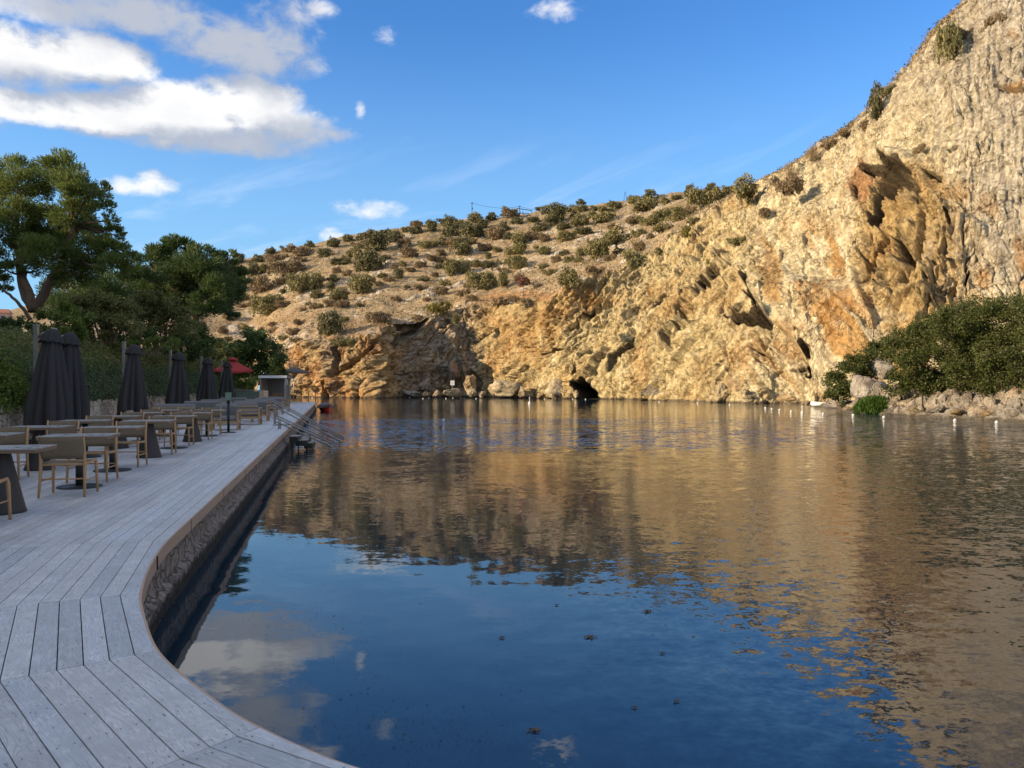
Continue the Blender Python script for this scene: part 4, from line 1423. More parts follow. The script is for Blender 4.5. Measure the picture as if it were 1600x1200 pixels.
def make_chair():
    t = empty('dining_chair', (0, 0, 0))
    for s in (-1, 1):
        MB().tube([(s * .275, .245, 0), (s * .268, .232, .25), (s * .262, .222, .40), (s * .258, .200, .455)], [.015, .019, .022, .016], 8).build('leg', TEAK, t)
        MB().tube([(s * .270, -.275, 0), (s * .262, -.240, .25), (s * .258, -.225, .44), (s * .257, -.250, .62), (s * .258, -.295, .80)], [.015, .019, .022, .019, .014], 8).build('leg', TEAK, t)
    f = MB()
    for s in (-1, 1):
        f.tube([(s * .258, .215, .445), (s * .258, 0, .425), (s * .258, -.225, .425)], [.018, .016, .018], 8)
    f.tube([(-.258, .21, .43), (.258, .21, .43)], .015, 8); f.tube([(-.258, -.225, .42), (.258, -.225, .42)], .015, 8)
    f.build('seat_frame', TEAK, t)
    st = MB(); st.tube([(-.265, -.243, .235), (.265, -.243, .235)], .011, 6)
    for s in (-1, 1): st.tube([(s * .264, -.243, .21), (s * .268, .23, .21)], .010, 6)
    st.build('stretcher', TEAK, t)
    sheet('seat', lambda u, v: ((-.245 + .49 * u, .21 - .43 * v, .445 - .05 * math.sin(math.pi * u) * (0.55 + 0.45 * math.sin(math.pi * v))), (0, 0, 1)), 8, 6, .022, WEAVE, .5, .44, t)
    sheet('backrest', lambda u, v: ((-.262 + .524 * u, -.236 - .075 * v - .045 * math.sin(math.pi * u), .50 + .285 * v), (0, -0.97, -0.24)), 8, 5, .026, WEAVE, .52, .29, t)
    return t


def make_table(kind):
    t = empty('dining_table', (0, 0, 0))
    MB().box((0, 0, .738), (.90, .68, .012)).build('tabletop', TOPM, t)
    MB().box((0, 0, .712), (.896, .676, .036), bev=0.004).build('edge_band', TOPE, t)
    if kind == 'cone':
        MB().lathe([(.235, 0), (.24, .012), (.225, .05), (.085, .66), (.085, .694)], 28).build('cone_base', DARKM2, t)
    else:
        MB().lathe([(.29, 0), (.295, .006), (.29, .018), (.06, .026)], 36).build('base_disc', DARKM, t)
        MB().tube([(0, 0, .02), (0, 0, .694)], .052, 20).build('column', DARKM, t)
        MB().box((0, 0, .686), (.36, .30, .014)).build('bracket', DARKM, t)
    return t


protos = {}


def place(kind, maker, loc, rz, label, cat, group):
    if kind not in protos:
        protos[kind] = o = maker()
    else:
        o = copy_tree(protos[kind])
    o.location = loc; o.rotation_euler = (0, 0, rz)
    tag(o, label, cat, group)
    return o


jr = random.Random(21)
ROW1 = [(6.6, 'cone'), (8.75, 'cone'), (10.95, 'disc'), (13.05, 'disc'), (15.45, 'cone'), (17.7, 'disc'), (19.8, 'cone'), (21.9, 'disc')]
ROW2 = [(8.9, 'disc'), (11.1, 'disc'), (13.2, 'cone'), (15.5, 'disc'), (17.7, 'cone'), (19.9, 'disc'), (22.0, 'disc')]
NEAR1 = {1: 0, 2: 0, 6: 0}
for row, base, spots in ((0, -3.98, ROW1), (1, -5.28, ROW2)):
    for i, (Y, kind) in enumerate(spots):
        x = base - SLOPE * Y + (0.17 if row == 0 and i == 2 else 0.06 if row == 0 and i == 1 else 0)
        rown = 'row by the walkway' if row == 0 else 'row nearer the hedge'
        kd = 'cone foot' if kind == 'cone' else 'round disc foot'
        place('table_' + kind, lambda k=kind: make_table(k), (x, Y, 0.0015), RZ + jr.uniform(-.03, .03),
              'pale topped dark table on %s, %s table in the %s' % (kd, ORD[i], rown), 'table', 'dining tables on the deck')
        sides = []
        if (row == 1 and i in (0, 1)) or (row == 0 and i in (1, 2)): sides.append(-1)
        if i >= (1 if row else 2): sides.append(1)
        for sd in sides:
            if row == 0 and i == 0: continue
            dd = DDIR * (sd * (0.76 + jr.uniform(-.05, .05)))
            place('chair', make_chair, (x + dd.x + (0.13 if row == 0 and i == 2 and sd < 0 else 0) + jr.uniform(-.05, .05), Y + dd.y, 0.0015), RZ + (0 if sd < 0 else math.pi) + jr.uniform(-.10, .10),
                  'woven teak chair %s, %s table, %s' % ('with back to us' if sd < 0 else 'facing us', ORD[i], rown), 'chair', 'woven dining chairs on the deck')

# ------------------------------------------------------------------ closed cantilever umbrellas


def canopy_mesh(seed, n_fold=5, zt=2.78, zb=0.42, rmax=0.56):
    q = random.Random(seed)
    ph = [q.uniform(0, 6.28) for _ in range(6)]
    mb = MB()
    prof = []
    nz = 22
    for k in range(nz + 1):
        z = zt - (zt - zb) * k / nz
        t = k / nz
        prof.append((0.10 + (rmax - 0.10) * (t ** 0.80) * (1 - 0.14 * max(0, t - 0.8) / 0.2), z))
    amp = lambda z: 0.06 + 0.20 * min(1, (zt - z) / (zt - zb) * 1.6)

    def rf(th, z, r):
        a = amp(z)
        w = math.sin(n_fold * th + ph[0] + 0.5 * math.sin(2 * th + ph[1]))
        w = 1 - 2 * abs(w) ** 0.6
        w2 = math.sin(4 * th + ph[2] + z * 0.7)
        return r * (1 - a * 1.7 * (0.5 + 0.5 * w) + 0.12 * w2)
    mb.lathe(prof, 108, (0, 0, 0), rf)
    # swooping hem
    m = 108
    nv = len(mb.v)
    for i, (x, y, z) in enumerate(mb.v):
        t = (zt - z) / (zt - zb)
        if t > 0.55:
            th = math.atan2(y, x)
            hem = 0.22 * math.sin(2 * th + ph[3]) + 0.12 * math.sin(5 * th + ph[4]) + 0.05 * math.sin(9 * th + ph[5])
            mb.v[i] = (x, y, z + hem * ((t - 0.55) / 0.45) ** 1.5)
    mb.f = [f for f in mb.f if len(f) <= 4]
    mb.s = [True] * len(mb.f)
    return mb


def vent_mesh(seed, zt=2.84):
    q = random.Random(seed); p0 = q.uniform(0, 6)
    mb = MB()
    prof = [(0.05, zt), (0.13, zt - .03), (0.17, zt - .10), (0.205, zt - .20), (0.24, zt - .30), (0.255, zt - .33)]
    mb.lathe(prof, 72, (0, 0, 0), lambda th, z, r: r * (1 + (0.12 * (zt - z) / .33) * math.sin(9 * th + p0)))
    for i, (x, y, z) in enumerate(mb.v):
        t = (zt - z) / 0.33
        mb.v[i] = (x, y, z - 0.03 * t * math.sin(9 * math.atan2(y, x) + p0 + 1.5))
    return mb


def make_umbrella(seed, lean):
    t = empty('closed_umbrella', (0, 0, 0))
    MB().box((-.27, 0, 1.46), (.10, .10, 2.86), bev=.008).build('mast', ALU, t)
    MB().box((-.27, 0, 2.915), (.115, .115, .05), bev=.006).build('mast_cap', ALU, t)
    a = MB(); a.tube([(-.26, 0, 2.60), (-.13, 0, 2.72), (0, 0, 2.78)], .028, 8); a.tube([(-.26, 0, 1.25), (-.16, 0, 1.95), (-.04, 0, 2.6)], .022, 8)
    a.build('arm', ALU, t)
    MB().box((-.27, -.08, 1.15), (.10, .10, .18), bev=.01).build('crank_box', DARKM, t)
    b = MB(); b.box((-.2, 0, .045), (1.0, 1.0, .085), bev=.012); b.box((-.27, 0, .10), (.22, .22, .03)); b.build('base_plate', DARKM, t)
    canopy = canopy_mesh(seed).build('canopy', FABR, t)
    vent_mesh(seed).build('canopy_vent', FABR, canopy)
    ribs = MB()
    for k in range(8):
        th = k * math.pi / 4
        ribs.tube([(.06 * math.cos(th), .06 * math.sin(th), 2.68), (.16 * math.cos(th), .16 * math.sin(th), .72)], .011, 5)
    ribs.build('ribs', DARKM, canopy)
    canopy.rotation_euler = (0, lean, 0)
    return t


UMB = [((75, 510), 18.9, 1, 0.035), ((104, 514), 20.2, 2, 0.03), ((207, 535), 26.2, 3, 0.02), ((277, 549), 32.3, 4, 0.02), ((323, 558), 38.8, 5, 0.02), ((354, 564), 45.0, 6, 0.02)]
ULAB = ['charcoal closed umbrella, tallest and nearest, its hem swept up on one side', 'charcoal closed umbrella half hidden behind the nearest one',
        'charcoal closed umbrella standing alone between two stretches of stone wall', 'charcoal closed umbrella, third mast along, before the juniper hedge',
        'charcoal closed umbrella just before the lounge seats, second mast from the red parasol', 'small looking charcoal closed umbrella beside the red parasol']
for (pp, Y, sd, ln), lab in zip(UMB, ULAB):
    x = (pp[0] - 800) / FPX * Y
    u = make_umbrella(sd, ln)
    u.location = (x, Y, 0.0015); u.rotation_euler = (0, 0, math.radians(8) + 0.35 * (sd == 2))
    tag(u, lab, 'umbrella', 'closed umbrellas along the wall')

# ------------------------------------------------------------------ lounge seats beyond the tables


def make_lounge(w):
    t = empty('lounge_seat', (0, 0, 0))
    for sx in (-1, 1):
        for sy in (-1, 1): MB().box((sx * (w / 2 - .04), sy * .36, .29), (.07, .07, .58), bev=.008).build('leg', TEAKG, t)
        MB().box((sx * (w / 2 - .04), 0, .60), (.09, .80, .04), bev=.006).build('armrest', TEAKG, t)
    f = MB(); f.box((0, .36, .26), (w - .15, .05, .09)); f.box((0, -.36, .26), (w - .15, .05, .09))
    for sx in (-1, 1): f.box((sx * (w / 2 - .04), 0, .26), (.05, .65, .09))
    for k in range(7): f.box((0, -.27 + k * .09, .30), (w - .12, .055, .018))
    f.build('frame', TEAKG, t)
    b = MB()
    for k in range(3): b.box((0, -.385, .42 + k * .13), (w - .15, .025, .06))
    b.build('back_slats', TEAKG, t)
    MB().box((0, .02, .385), (w - .17, .68, .14), bev=.04).build('seat_cushion', CUSH, t)
    M = Matrix.Translation((0, -.29, .62)) @ Matrix.Rotation(R(-14), 4, 'X')
    MB().box((0, 0, 0), (w - .19, .15, .40), M, bev=.05).build('back_cushion', CUSH, t)
    return t


def make_low_table():
    t = empty('coffee_table', (0, 0, 0))
    MB().box((0, 0, .40), (.62, .62, .03), bev=.005).build('tabletop', TOPM, t)
    for sx in (-1, 1):
        for sy in (-1, 1): MB().box((sx * .26, sy * .26, .19), (.05, .05, .385)).build('leg', TEAKG, t)
    return t


LS = [(25.0, 0, 0.9, math.pi), (28.4, 0, 1.5, 0.0), (31.2, 0, 1.5, math.pi), (35.0, 0, 1.5, 0.0), (38.4, 0, 1.5, math.pi), (42.4, 0, 1.5, 0.0), (26.4, 1, 1.5, 0.0), (30.6, 1, 1.5, math.pi), (34.6, 1, 1.5, 0.0), (39.2, 1, 1.5, math.pi)]
cnt = [0, 0]
for i, (Y, row, w, rz) in enumerate(LS):
    x = -3.95 - SLOPE * Y - 1.9 * row
    o = place('lounge%.1f' % w, lambda w=w: make_lounge(w), (x, Y, 0.0015), RZ + rz + jr.uniform(-.04, .04), 'wooden lounge seat with blue grey cushions, %s one %s' % (ORD[cnt[row]], 'beside the walkway beyond the sign' if row == 0 else 'in the rear row by the wall'), 'lounge seat', 'cushioned lounge seats on the deck')
    cnt[row] += 1
for k, Y in enumerate((29.8, 36.7, 40.4)):
    place('low_table', make_low_table, (-3.95 - SLOPE * Y, Y, 0.0015), RZ, 'low square wooden table between facing lounge seats, %s along the walkway' % ORD[k], 'coffee table', 'low tables between lounge seats')

# ------------------------------------------------------------------ sign stand
p = on_plane(357, 676, 0)
t = tag(empty('sign_stand', (p[0], p[1], 0.0015)), 'black post stand holding a small teal notice panel on the deck', 'sign stand')
MB().lathe([(.22, 0), (.225, .008), (.21, .022), (.03, .032)], 28).build('base_disc', BLACK, t)
MB().tube([(0, 0, .02), (0, 0, .93)], .038, 14).build('post', BLACK, t)
MB().lathe([(.045, .90), (.055, .93), (.05, .98), (.03, 1.0)], 16).build('post_head', BLACK, t)
pan = MB().box((0, -.01, 1.10), (.20, .014, .27), bev=.003).build('notice_panel', TEAL, t)
MB().box((0, -.0185, 1.10), (.165, .002, .235)).build('notice_sheet', mottled('pale_teal_sheet', (0.20, 0.27, 0.22), 0.1, 20, 0.4), pan)

# ------------------------------------------------------------------ steps into the lake with handrails


def rail(name, x0, y0, z0, x1, y1, z1, sep, label, posts):
    t = empty(name, (x0, y0, 0))
    A = Vector((0, 0, z0)); B = Vector((x1 - x0, y1 - y0, z1))
    side = Vector((0.0, 0.16, 0.02))
    for k in range(2):
        o = Vector((0, 0, -sep * k))
        MB().tube([A + o, B + o], .026, 10).build('top_rail' if k == 0 else 'lower_rail', STEEL, t)
    MB().tube([A + side + Vector((0, 0, .03)), B + side + Vector((0, 0, .03))], .024, 10).build('side_rail', STEEL, t)
    for f, zb in posts:
        q = A.lerp(B, f)
        MB().tube([(q.x, q.y, q.z), (q.x, q.y, zb)], .02, 8).build('post', STEEL, t)
        MB().tube([(q.x + side.x, q.y + side.y, q.z), (q.x + side.x, q.y + side.y, zb)], .02, 8).build('post', STEEL, t)
    return tag(t, label, 'handrail', 'handrails down into the lake')


r1a = W(432, 653, 25.6); r1b = W(519, 693, 26.2)
rail('handrail', r1a[0], r1a[1], r1a[2], r1b[0], r1b[1], r1b[2], .13, 'nearer steel handrail sloping off the deck down to the water', [(0.04, 0.0), (0.98, -1.3)])
r2a = W(425, 627, 28.6); r2b = W(537, 687, 29.2)
rail('handrail', r2a[0], r2a[1], r2a[2], r2b[0], r2b[1], r2b[2], .14, 'longer farther steel handrail crossing from the deck into the lake', [(0.03, 0.0), (0.52, -0.9), (0.84, -1.3)])
MB().box((0, 0, 0), (.62, .5, .012)).build('deck_plate', DARKM).location = (-8.35, 28.0, .009)
tag(bpy.data.objects['deck_plate'], 'dark flat steel plate lying on the deck at the foot of the handrails', 'plate')
for i, (px, py, w, lab) in enumerate(((461.5, 681, 13, 'topmost pale slatted step hung on the quay wall below the handrails'), (473, 687, 17, 'middle pale slatted step below the handrails, just over the water'), (484, 691, 13, 'lowest pale slatted step at the water under the handrails'))):
    D = 25.4 + i * 0.25
    q = W(px, py, D)
    ww = w / FPX * D
    t = tag(empty('lake_step', (q[0], q[1], q[2]), RZ * 0.5), lab, 'step', 'steps into the lake')
    for k in range(3): MB().box((0, -.2 + k * .2, 0), (ww, .17, .035), bev=.005).build('tread_board', CONC, t)
    f = MB(); f.box((0, -.3, -.11), (ww, .03, .16)); f.box((0, .3, -.11), (ww, .03, .16))
    for s in (-1, 1): f.box((s * (ww / 2 - .02), 0, -.11), (.03, .55, .16))
    f.build('frame', DARKM, t)
    l = MB()
    for s in (-1, 1): l.tube([(s * (ww / 2 - .04), 0, -.1), (s * (ww / 2 - .04), 0, -1.0)], .025, 6)
    l.build('support', DARKM, t)

# ------------------------------------------------------------------ pavilion, bar counter, red parasol, end fence, moored boat
Yp = 60.0
xl, xr = (407 - 800) / FPX * Yp, (444 - 800) / FPX * Yp
t = tag(empty('beach_pavilion', (xl, Yp, 0), RZ), 'small grey pavilion with flat white edged roof at the deck end', 'pavilion')
Wd = xr - xl; Dp = 5.2; Hh = 2.15
roof = MB().box((Wd / 2, Dp / 2, Hh + .05), (Wd + .3, Dp + .3, .09)).build('roof', GREYP, t)
MB().box((Wd / 2, -.165, Hh - .04), (Wd + .3, .03, .19)).build('front_fascia', WHITEP, roof)
MB().box((Wd + .165, Dp / 2, Hh - .04), (.03, Dp + .27, .19)).build('side_fascia', GREYP, roof)
for (x, y) in ((0, 0), (Wd, 0), (0, Dp), (Wd, Dp), (Wd, Dp / 2)):
    MB().box((x, y, Hh / 2), (.10, .10, Hh)).build('post', ALU, t)
MB().box((Wd / 2, Dp - .1, Hh / 2), (Wd - .12, .06, Hh)).build('back_wall', GREYP, t)
MB().box((.02, Dp / 2, Hh / 2), (.05, Dp - .22, Hh - .02)).build('side_wall', GREYP, t)
for k in range(6):
    MB().box((Wd, .42 + k * .40, 1.02), (.03, .16, 1.98)).build('side_slat', GREYP, t)
for k in range(3):
    MB().box((Wd + .03, .55 + k * .85, 1.72), (.012, .34, .46)).build('hanging_cloth', WHITEP, t)
bn = tag(empty('pavilion_bench', (xl + Wd / 2, Yp + 2.2, 0), RZ), 'low dark bench with cushion inside the grey pavilion', 'bench')
MB().box((0, 0, .36), (1.3, .55, .06), bev=.01).build('seat', TEAKG, bn); MB().box((0, .25, .62), (1.3, .06, .4), bev=.01).build('backrest', TEAKG, bn)
for s in (-1, 1): MB().box((s * .58, 0, .165), (.06, .5, .33)).build('leg', TEAKG, bn)

Yc = 48.0
t = tag(empty('bar_counter', ((369 - 800) / FPX * Yc, Yc, 0), 0), 'teal grey panelled bar counter with cream end beneath the red parasol', 'bar counter')
Wc = 36 / FPX * Yc
for k in range(7): MB().box((Wc / 2, 0, .08 + k * .155), (Wc, .05, .147), bev=.006).build('panel', TEAL, t)
MB().box((Wc / 2, .4, 1.14), (Wc + .2, .95, .05)).build('worktop', GREYP, t)
MB().box((Wc + .16, .38, .56), (.30, .85, 1.10), bev=.01).build('end_panel', CREAMP, t)
MB().box((Wc / 2, .75, .55), (Wc, .05, 1.08)).build('rear_panel', GREYP, t)

Yr = 51.5
t = tag(empty('red_parasol', ((364 - 800) / FPX * Yr, Yr, 0)), 'open red four sided parasol above the teal bar counter', 'parasol')
ze, za = EYE + (HY - 578.5) / FPX * Yr, EYE + (HY - 561) / FPX * Yr
h = 1.78
vs = []; n = 8
mb = MB()
for k in range(4):
    a0 = math.pi / 4 + k * math.pi / 2; a1 = a0 + math.pi / 2
    ra = h * 1.0
    c0 = Vector((ra * math.cos(a0), ra * math.sin(a0), ze)); c1 = Vector((ra * math.cos(a1), ra * math.sin(a1), ze))
    ap = Vector((0, 0, za))
    o = len(mb.v); V = []; F = []
    for j in range(7):
        f = 0.10 + 0.90 * j / 6
        for i in range(7):
            e = c0.lerp(c1, i / 6)
            q = ap.lerp(e, f); q.z -= 0.12 * math.sin(math.pi * i / 6) * f - 0.10 * math.sin(math.pi * f) * (1 - abs(2 * i / 6 - 1)) * 0
            q.z -= 0.05 * math.sin(math.pi * f)
            V.append(q)
    # small valance
    for i in range(7):
        q = V[6 * 7 + i].copy(); q.z -= .10; V.append(q)
    for j in range(7):
        for i in range(6):
            a = j * 7 + i
            F.append((a, a + 1, a + 8, a + 7))
    mb.add(V, F, True)
can = mb.build('canopy', REDF, t)
mb = MB().lathe([(.34, za - .10), (.26, za + .03), (.08, za + .11), (.02, za + .13)], 24); mb.build('vent_cap', REDF, can)
MB().tube([(0, 0, 0), (0, 0, za)], .035, 10).build('pole', TEAK, t)
for k in range(4):
    a0 = math.pi / 4 + k * math.pi / 2
    MB().tube([(0, 0, za - .12), (h * math.cos(a0), h * math.sin(a0), ze - .03)], .014, 6).build('rib', TEAK, t)
MB().lathe([(.3, 0), (.3, .06), (.05, .10)], 20).build('base', CONC, t)
t.rotation_euler = (0, 0, R(20))

Yg = 68.5
t = tag(empty('grey_parasol', ((459 - 800) / FPX * Yg, Yg, 0), 0.3), 'open dark grey parasol showing above the pavilion roof', 'parasol')
mb = MB()
ze, za = EYE + (HY - 582) / FPX * Yg, EYE + (HY - 575) / FPX * Yg
mb.lathe([(1.5, ze - .07), (1.5, ze), (.8, ze + (za - ze) * .62), (.1, za)], 8); mb.build('canopy', mottled('grey_fabric', (0.12, 0.105, 0.09), 0.1, 3, 0.8), t)
MB().tube([(0, 0, -0.9), (0, 0, za)], .035, 8).build('pole', ALU, t)

xf0, xf1 = (471 - 800) / FPX * 66.3, (493 - 800) / FPX * 66.3
t = tag(empty('end_railing', (xf0, 66.3, 0)), 'thin black railing across the far end of the deck', 'railing')
for k in range(3): MB().box(((xf1 - xf0) * k / 2, 0, .48), (.045, .045, .96)).build('post', BLACK, t)
for z in (.94, .5): MB().tube([(0, 0, z), (xf1 - xf0, 0, z)], .02, 6).build('top_rail' if z > .8 else 'mid_rail', BLACK, t)

# moored boat: red hull under a grey cover
q = on_plane(509, 643, WZ)
t = tag(empty('moored_boat', (q[0] + .1, q[1], WZ), R(200)), 'small red boat under a grey cover moored beside the deck', 'boat')


def boat_hull(L, B, H, nx=16, nz=6):
    V = []; F = []
    for i in range(nx + 1):
        s = i / nx
        bw = B / 2 * (1 - (max(0, s - 0.35) / 0.65) ** 2.2) * (0.86 + 0.14 * min(1, s / 0.2))
        sh = H * (1 + 0.35 * s * s)
        for j in range(2 * nz + 1):
            a = (j / nz - 1)                                   # -1..1
            w = bw * (abs(a) ** 0.55) * (1 if a >= 0 else -1)
            z = -0.18 + (sh + 0.18) * (abs(a) ** 1.6)
            V.append((w, (s - 0.5) * L, z))
    m = 2 * nz + 1
    for i in range(nx):
        for j in range(2 * nz): F.append((i * m + j, i * m + j + 1, (i + 1) * m + j + 1, (i + 1) * m + j))
    F.append(tuple(range(m)))
    return V, F


V, F = boat_hull(2.9, 1.25, .42)
MB().add(V, F, True).build('hull', mottled('red_gelcoat', (0.50, 0.035, 0.03), 0.1, 4, 0.3, 0.5), t)
V2 = []; F2 = []
for i in range(13):
    s = i / 12
    bw = .70 * (1 - (max(0, s - 0.35) / 0.65) ** 2.2) + .03
    for j in range(9):
        a = j / 4 - 1
        V2.append((bw * a, (s - .5) * 2.95, .30 + .12 * s * s + (.42 * (1 - 0.45 * s)) * (1 - abs(a) ** 2.2) + (-.02 if abs(a) == 1 else 0)))
for i in range(12):
    for j in range(8): F2.append((i * 9 + j, i * 9 + j + 1, (i + 1) * 9 + j + 1, (i + 1) * 9 + j))
MB().add(V2, F2, True).build('cover', mottled('grey_tarpaulin', (0.075, 0.075, 0.075), 0.2, 3, 0.6), t)
# ------------------------------------------------------------------ vegetation
RS = np.random.RandomState(5)


def rand_dirs(n, rs=RS):
    v = rs.normal(size=(n, 3))
    return v / np.linalg.norm(v, axis=1)[:, None]


def leaf_quads(C, size, rs=RS, aspect=0.45, axis=None, spread=1.0):
    """diamond leaves at points C; axis: preferred long direction per leaf"""
    n = len(C)
    a = rand_dirs(n, rs)
    if axis is not None:
        a = axis + a * spread
        a /= np.linalg.norm(a, axis=1)[:, None] + 1e-9
    b = np.cross(a, rand_dirs(n, rs)); b /= np.linalg.norm(b, axis=1)[:, None] + 1e-9
    s = (np.broadcast_to(size, (n,)) * rs.uniform(0.65, 1.35, n))[:, None]
    V = np.stack((C - a * s * 0.5, C + b * s * 0.5 * aspect, C + a * s * 0.5, C - b * s * 0.5 * aspect), 1).reshape(-1, 3)
    F = np.arange(4 * n).reshape(n, 4)
    return V, F


def blob_points(center, rad, n, rs=RS, flat=0.8, sub=12, subr=0.42, up=0.25):
    """leaf positions in little clumps over an uneven ball"""
    d = rand_dirs(sub, rs)
    d[:, 2] += up; d /= np.linalg.norm(d, axis=1)[:, None]
    cc = d * rs.uniform(0.45, 0.92, sub)[:, None]
    k = rs.randint(0, sub, n)
    r = rand_dirs(n, rs) * (rs.uniform(0, 1, n) ** 0.45)[:, None] * subr * rs.uniform(0.7, 1.25, sub)[k][:, None]
    p = cc[k] + r
    p[:, 2] *= flat
    return np.asarray(center)[None] + p * rad, (p / (np.linalg.norm(p, axis=1)[:, None] + 1e-6))


PINE = leaf_mat('pine_needles', (0.058, 0.092, 0.024), (0.205, 0.245, 0.058), 0.35, 0.6, None, 0.4)
PINE2 = leaf_mat('dark_pine_needles', (0.042, 0.072, 0.026), (0.125, 0.175, 0.052), 0.2, 0.6, None, 0.4)
BARK = mottled('pine_bark', (0.19, 0.13, 0.09), 0.45, 3, 0.9, 0.1, 0, 0.8, 14, 0.05)
HEDGE = leaf_mat('hedge_leaves', (0.080, 0.110, 0.032), (0.235, 0.240, 0.070), 0.3, 0.5, (0.24, 0.13, 0.06), 0.7)
JUNI = leaf_mat('juniper_leaves', (0.058, 0.098, 0.044), (0.150, 0.215, 0.088), 0.15, 0.55, None, 0.6)
BRIGHT = leaf_mat('bright_shrub_leaves', (0.060, 0.095, 0.020), (0.180, 0.240, 0.042), 0.3, 0.5, (0.24, 0.22, 0.05), 0.7)
OLIVE = leaf_mat('mastic_leaves', (0.075, 0.092, 0.026), (0.195, 0.200, 0.056), 0.25, 0.5, (0.20, 0.15, 0.05), 0.5)
DGREEN = leaf_mat('dark_shrub_leaves', (0.036, 0.062, 0.018), (0.105, 0.150, 0.036), 0.2, 0.5, None, 0.5)
BANKG = leaf_mat('bank_shrub_leaves', (0.032, 0.042, 0.011), (0.105, 0.120, 0.028), 0.25, 0.55, None, 0.35)
REED = leaf_mat('reed_leaves', (0.040, 0.075, 0.012), (0.090, 0.165, 0.025), 0.35, 0.5, None, 0.5)
HB = {'olive': leaf_mat('olive_bush', (0.13, 0.115, 0.045), (0.30, 0.26, 0.11), 0.2, 0.7, None, 0.9),
      'dark': leaf_mat('dark_bush', (0.085, 0.080, 0.036), (0.205, 0.185, 0.085), 0.2, 0.7, None, 0.9),
      'brown': leaf_mat('dry_brown_bush', (0.16, 0.115, 0.062), (0.32, 0.235, 0.135), 0.15, 0.8, None, 0.9),
      'yellow': leaf_mat('yellow_green_bush', (0.12, 0.105, 0.025), (0.26, 0.215, 0.055), 0.25, 0.7, None, 0.9),
      'red': leaf_mat('reddish_dry_bush', (0.13, 0.060, 0.040), (0.23, 0.115, 0.07), 0.15, 0.8, None, 0.9)}


def limb(mb, pts, r0, r1, n=8, rs=RS):
    P = [Vector(p) for p in pts]
    out = catmull(P, 4)
    m = len(out)
    out = [q + Vector(rs.normal(size=3) * 0.03 * r0 / 0.2) if 0 < i < m - 1 else q for i, q in enumerate(out)]
    mb.tube(out, [r0 + (r1 - r0) * (i / (m - 1)) for i in range(m)], n)


def pine(name, base, stems, lumps, D, mat, label, group, rs, needles=1900, nsize=0.20, base_r=0.26, dspread=2.2):
    """lumps: (px,py,r px); stems: lists of photo points at distance D"""
    t = tag(empty(name, base), label, 'tree', group)
    b = np.array(base)
    tr = MB()
    tips = []
    for st, r0 in stems:
        pts = [W(x, y, D + dd) - b for x, y, dd in st]
        limb(tr, pts, r0, r0 * 0.55, 10, rs)
        tips += [(q, r0 * 0.5) for q in pts[1:]]
    Cs = []; Ax = []
    for (x, y, r) in lumps:
        d = D + rs.uniform(-dspread, dspread)
        c = W(x, y, d) - b
        rad = r / FPX * D
        n = int(needles * (rad / 0.9) ** 2)
        sub = max(6, int(13 * rad / 0.9))
        P, A = blob_points(c, rad * 1.35, n, rs, 0.75, sub, 0.50, 0.35)
        Cs.append(P); Ax.append(A)
        # a limb from the nearest stem point
        j = min(range(len(tips)), key=lambda k: np.linalg.norm(tips[k][0] - c))
        q = tips[j][0]
        mid = (q * 0.5 + c * 0.5) + np.array((0, 0, -0.25 * rad))
        limb(tr, [q, mid, c + np.array((0, 0, -0.1 * rad))], min(0.085, tips[j][1]), 0.022, 5, rs)
    tr.build('trunk', BARK, t)
    C = np.concatenate(Cs); A = np.concatenate(Ax)
    V, F = leaf_quads(C, nsize, rs, 0.24, A + np.array((0, 0, 0.5)), 0.55)
    link('crown', mesh_np('crown', V, F, mat), t)
    return t


rs = np.random.RandomState(31)
pine('pine_tree', tuple(W(52, 486, 36)), [([(52, 486, 0), (44, 455, .2), (33, 425, .5), (28, 392, .8), (24, 350, .8), (30, 300, .6)], .22), ([(54, 484, 0), (74, 447, -.3), (93, 421, -.5), (103, 398, -.6), (112, 350, -.4), (105, 290, 0)], .22),
                                       ([(47, 480, .6), (32, 448, 1.6), (27, 405, 2.2)], .15), ([(48, 500, -.2), (36, 482, -.4), (20, 465, -.6), (4, 452, -.8)], .09)],
     [(20, 264, 24), (36, 290, 28), (8, 312, 34), (95, 260, 20), (112, 268, 20), (84, 282, 24), (112, 296, 26), (136, 300, 21), (61, 300, 19), (152, 302, 15), (163, 297, 10), (164, 322, 12), (140, 332, 22), (112, 332, 26), (76, 345, 24), (30, 342, 28), (4, 355, 34),
      (45, 372, 26), (85, 372, 28), (121, 368, 26), (155, 364, 15), (172, 342, 9), (177, 360, 11), (20, 394, 30), (60, 398, 24), (100, 394, 26), (140, 394, 26), (170, 388, 19), (186, 368, 7), (190, 394, 14), (10, 420, 20), (118, 424, 26), (148, 424, 26), (176, 418, 21), (206, 398, 10), (4, 455, 10), (66, 418, 15)],
     36, PINE, 'tall forked pine tree with sunlit crown at the left, above the hedge', None, rs, 3600, 0.18)
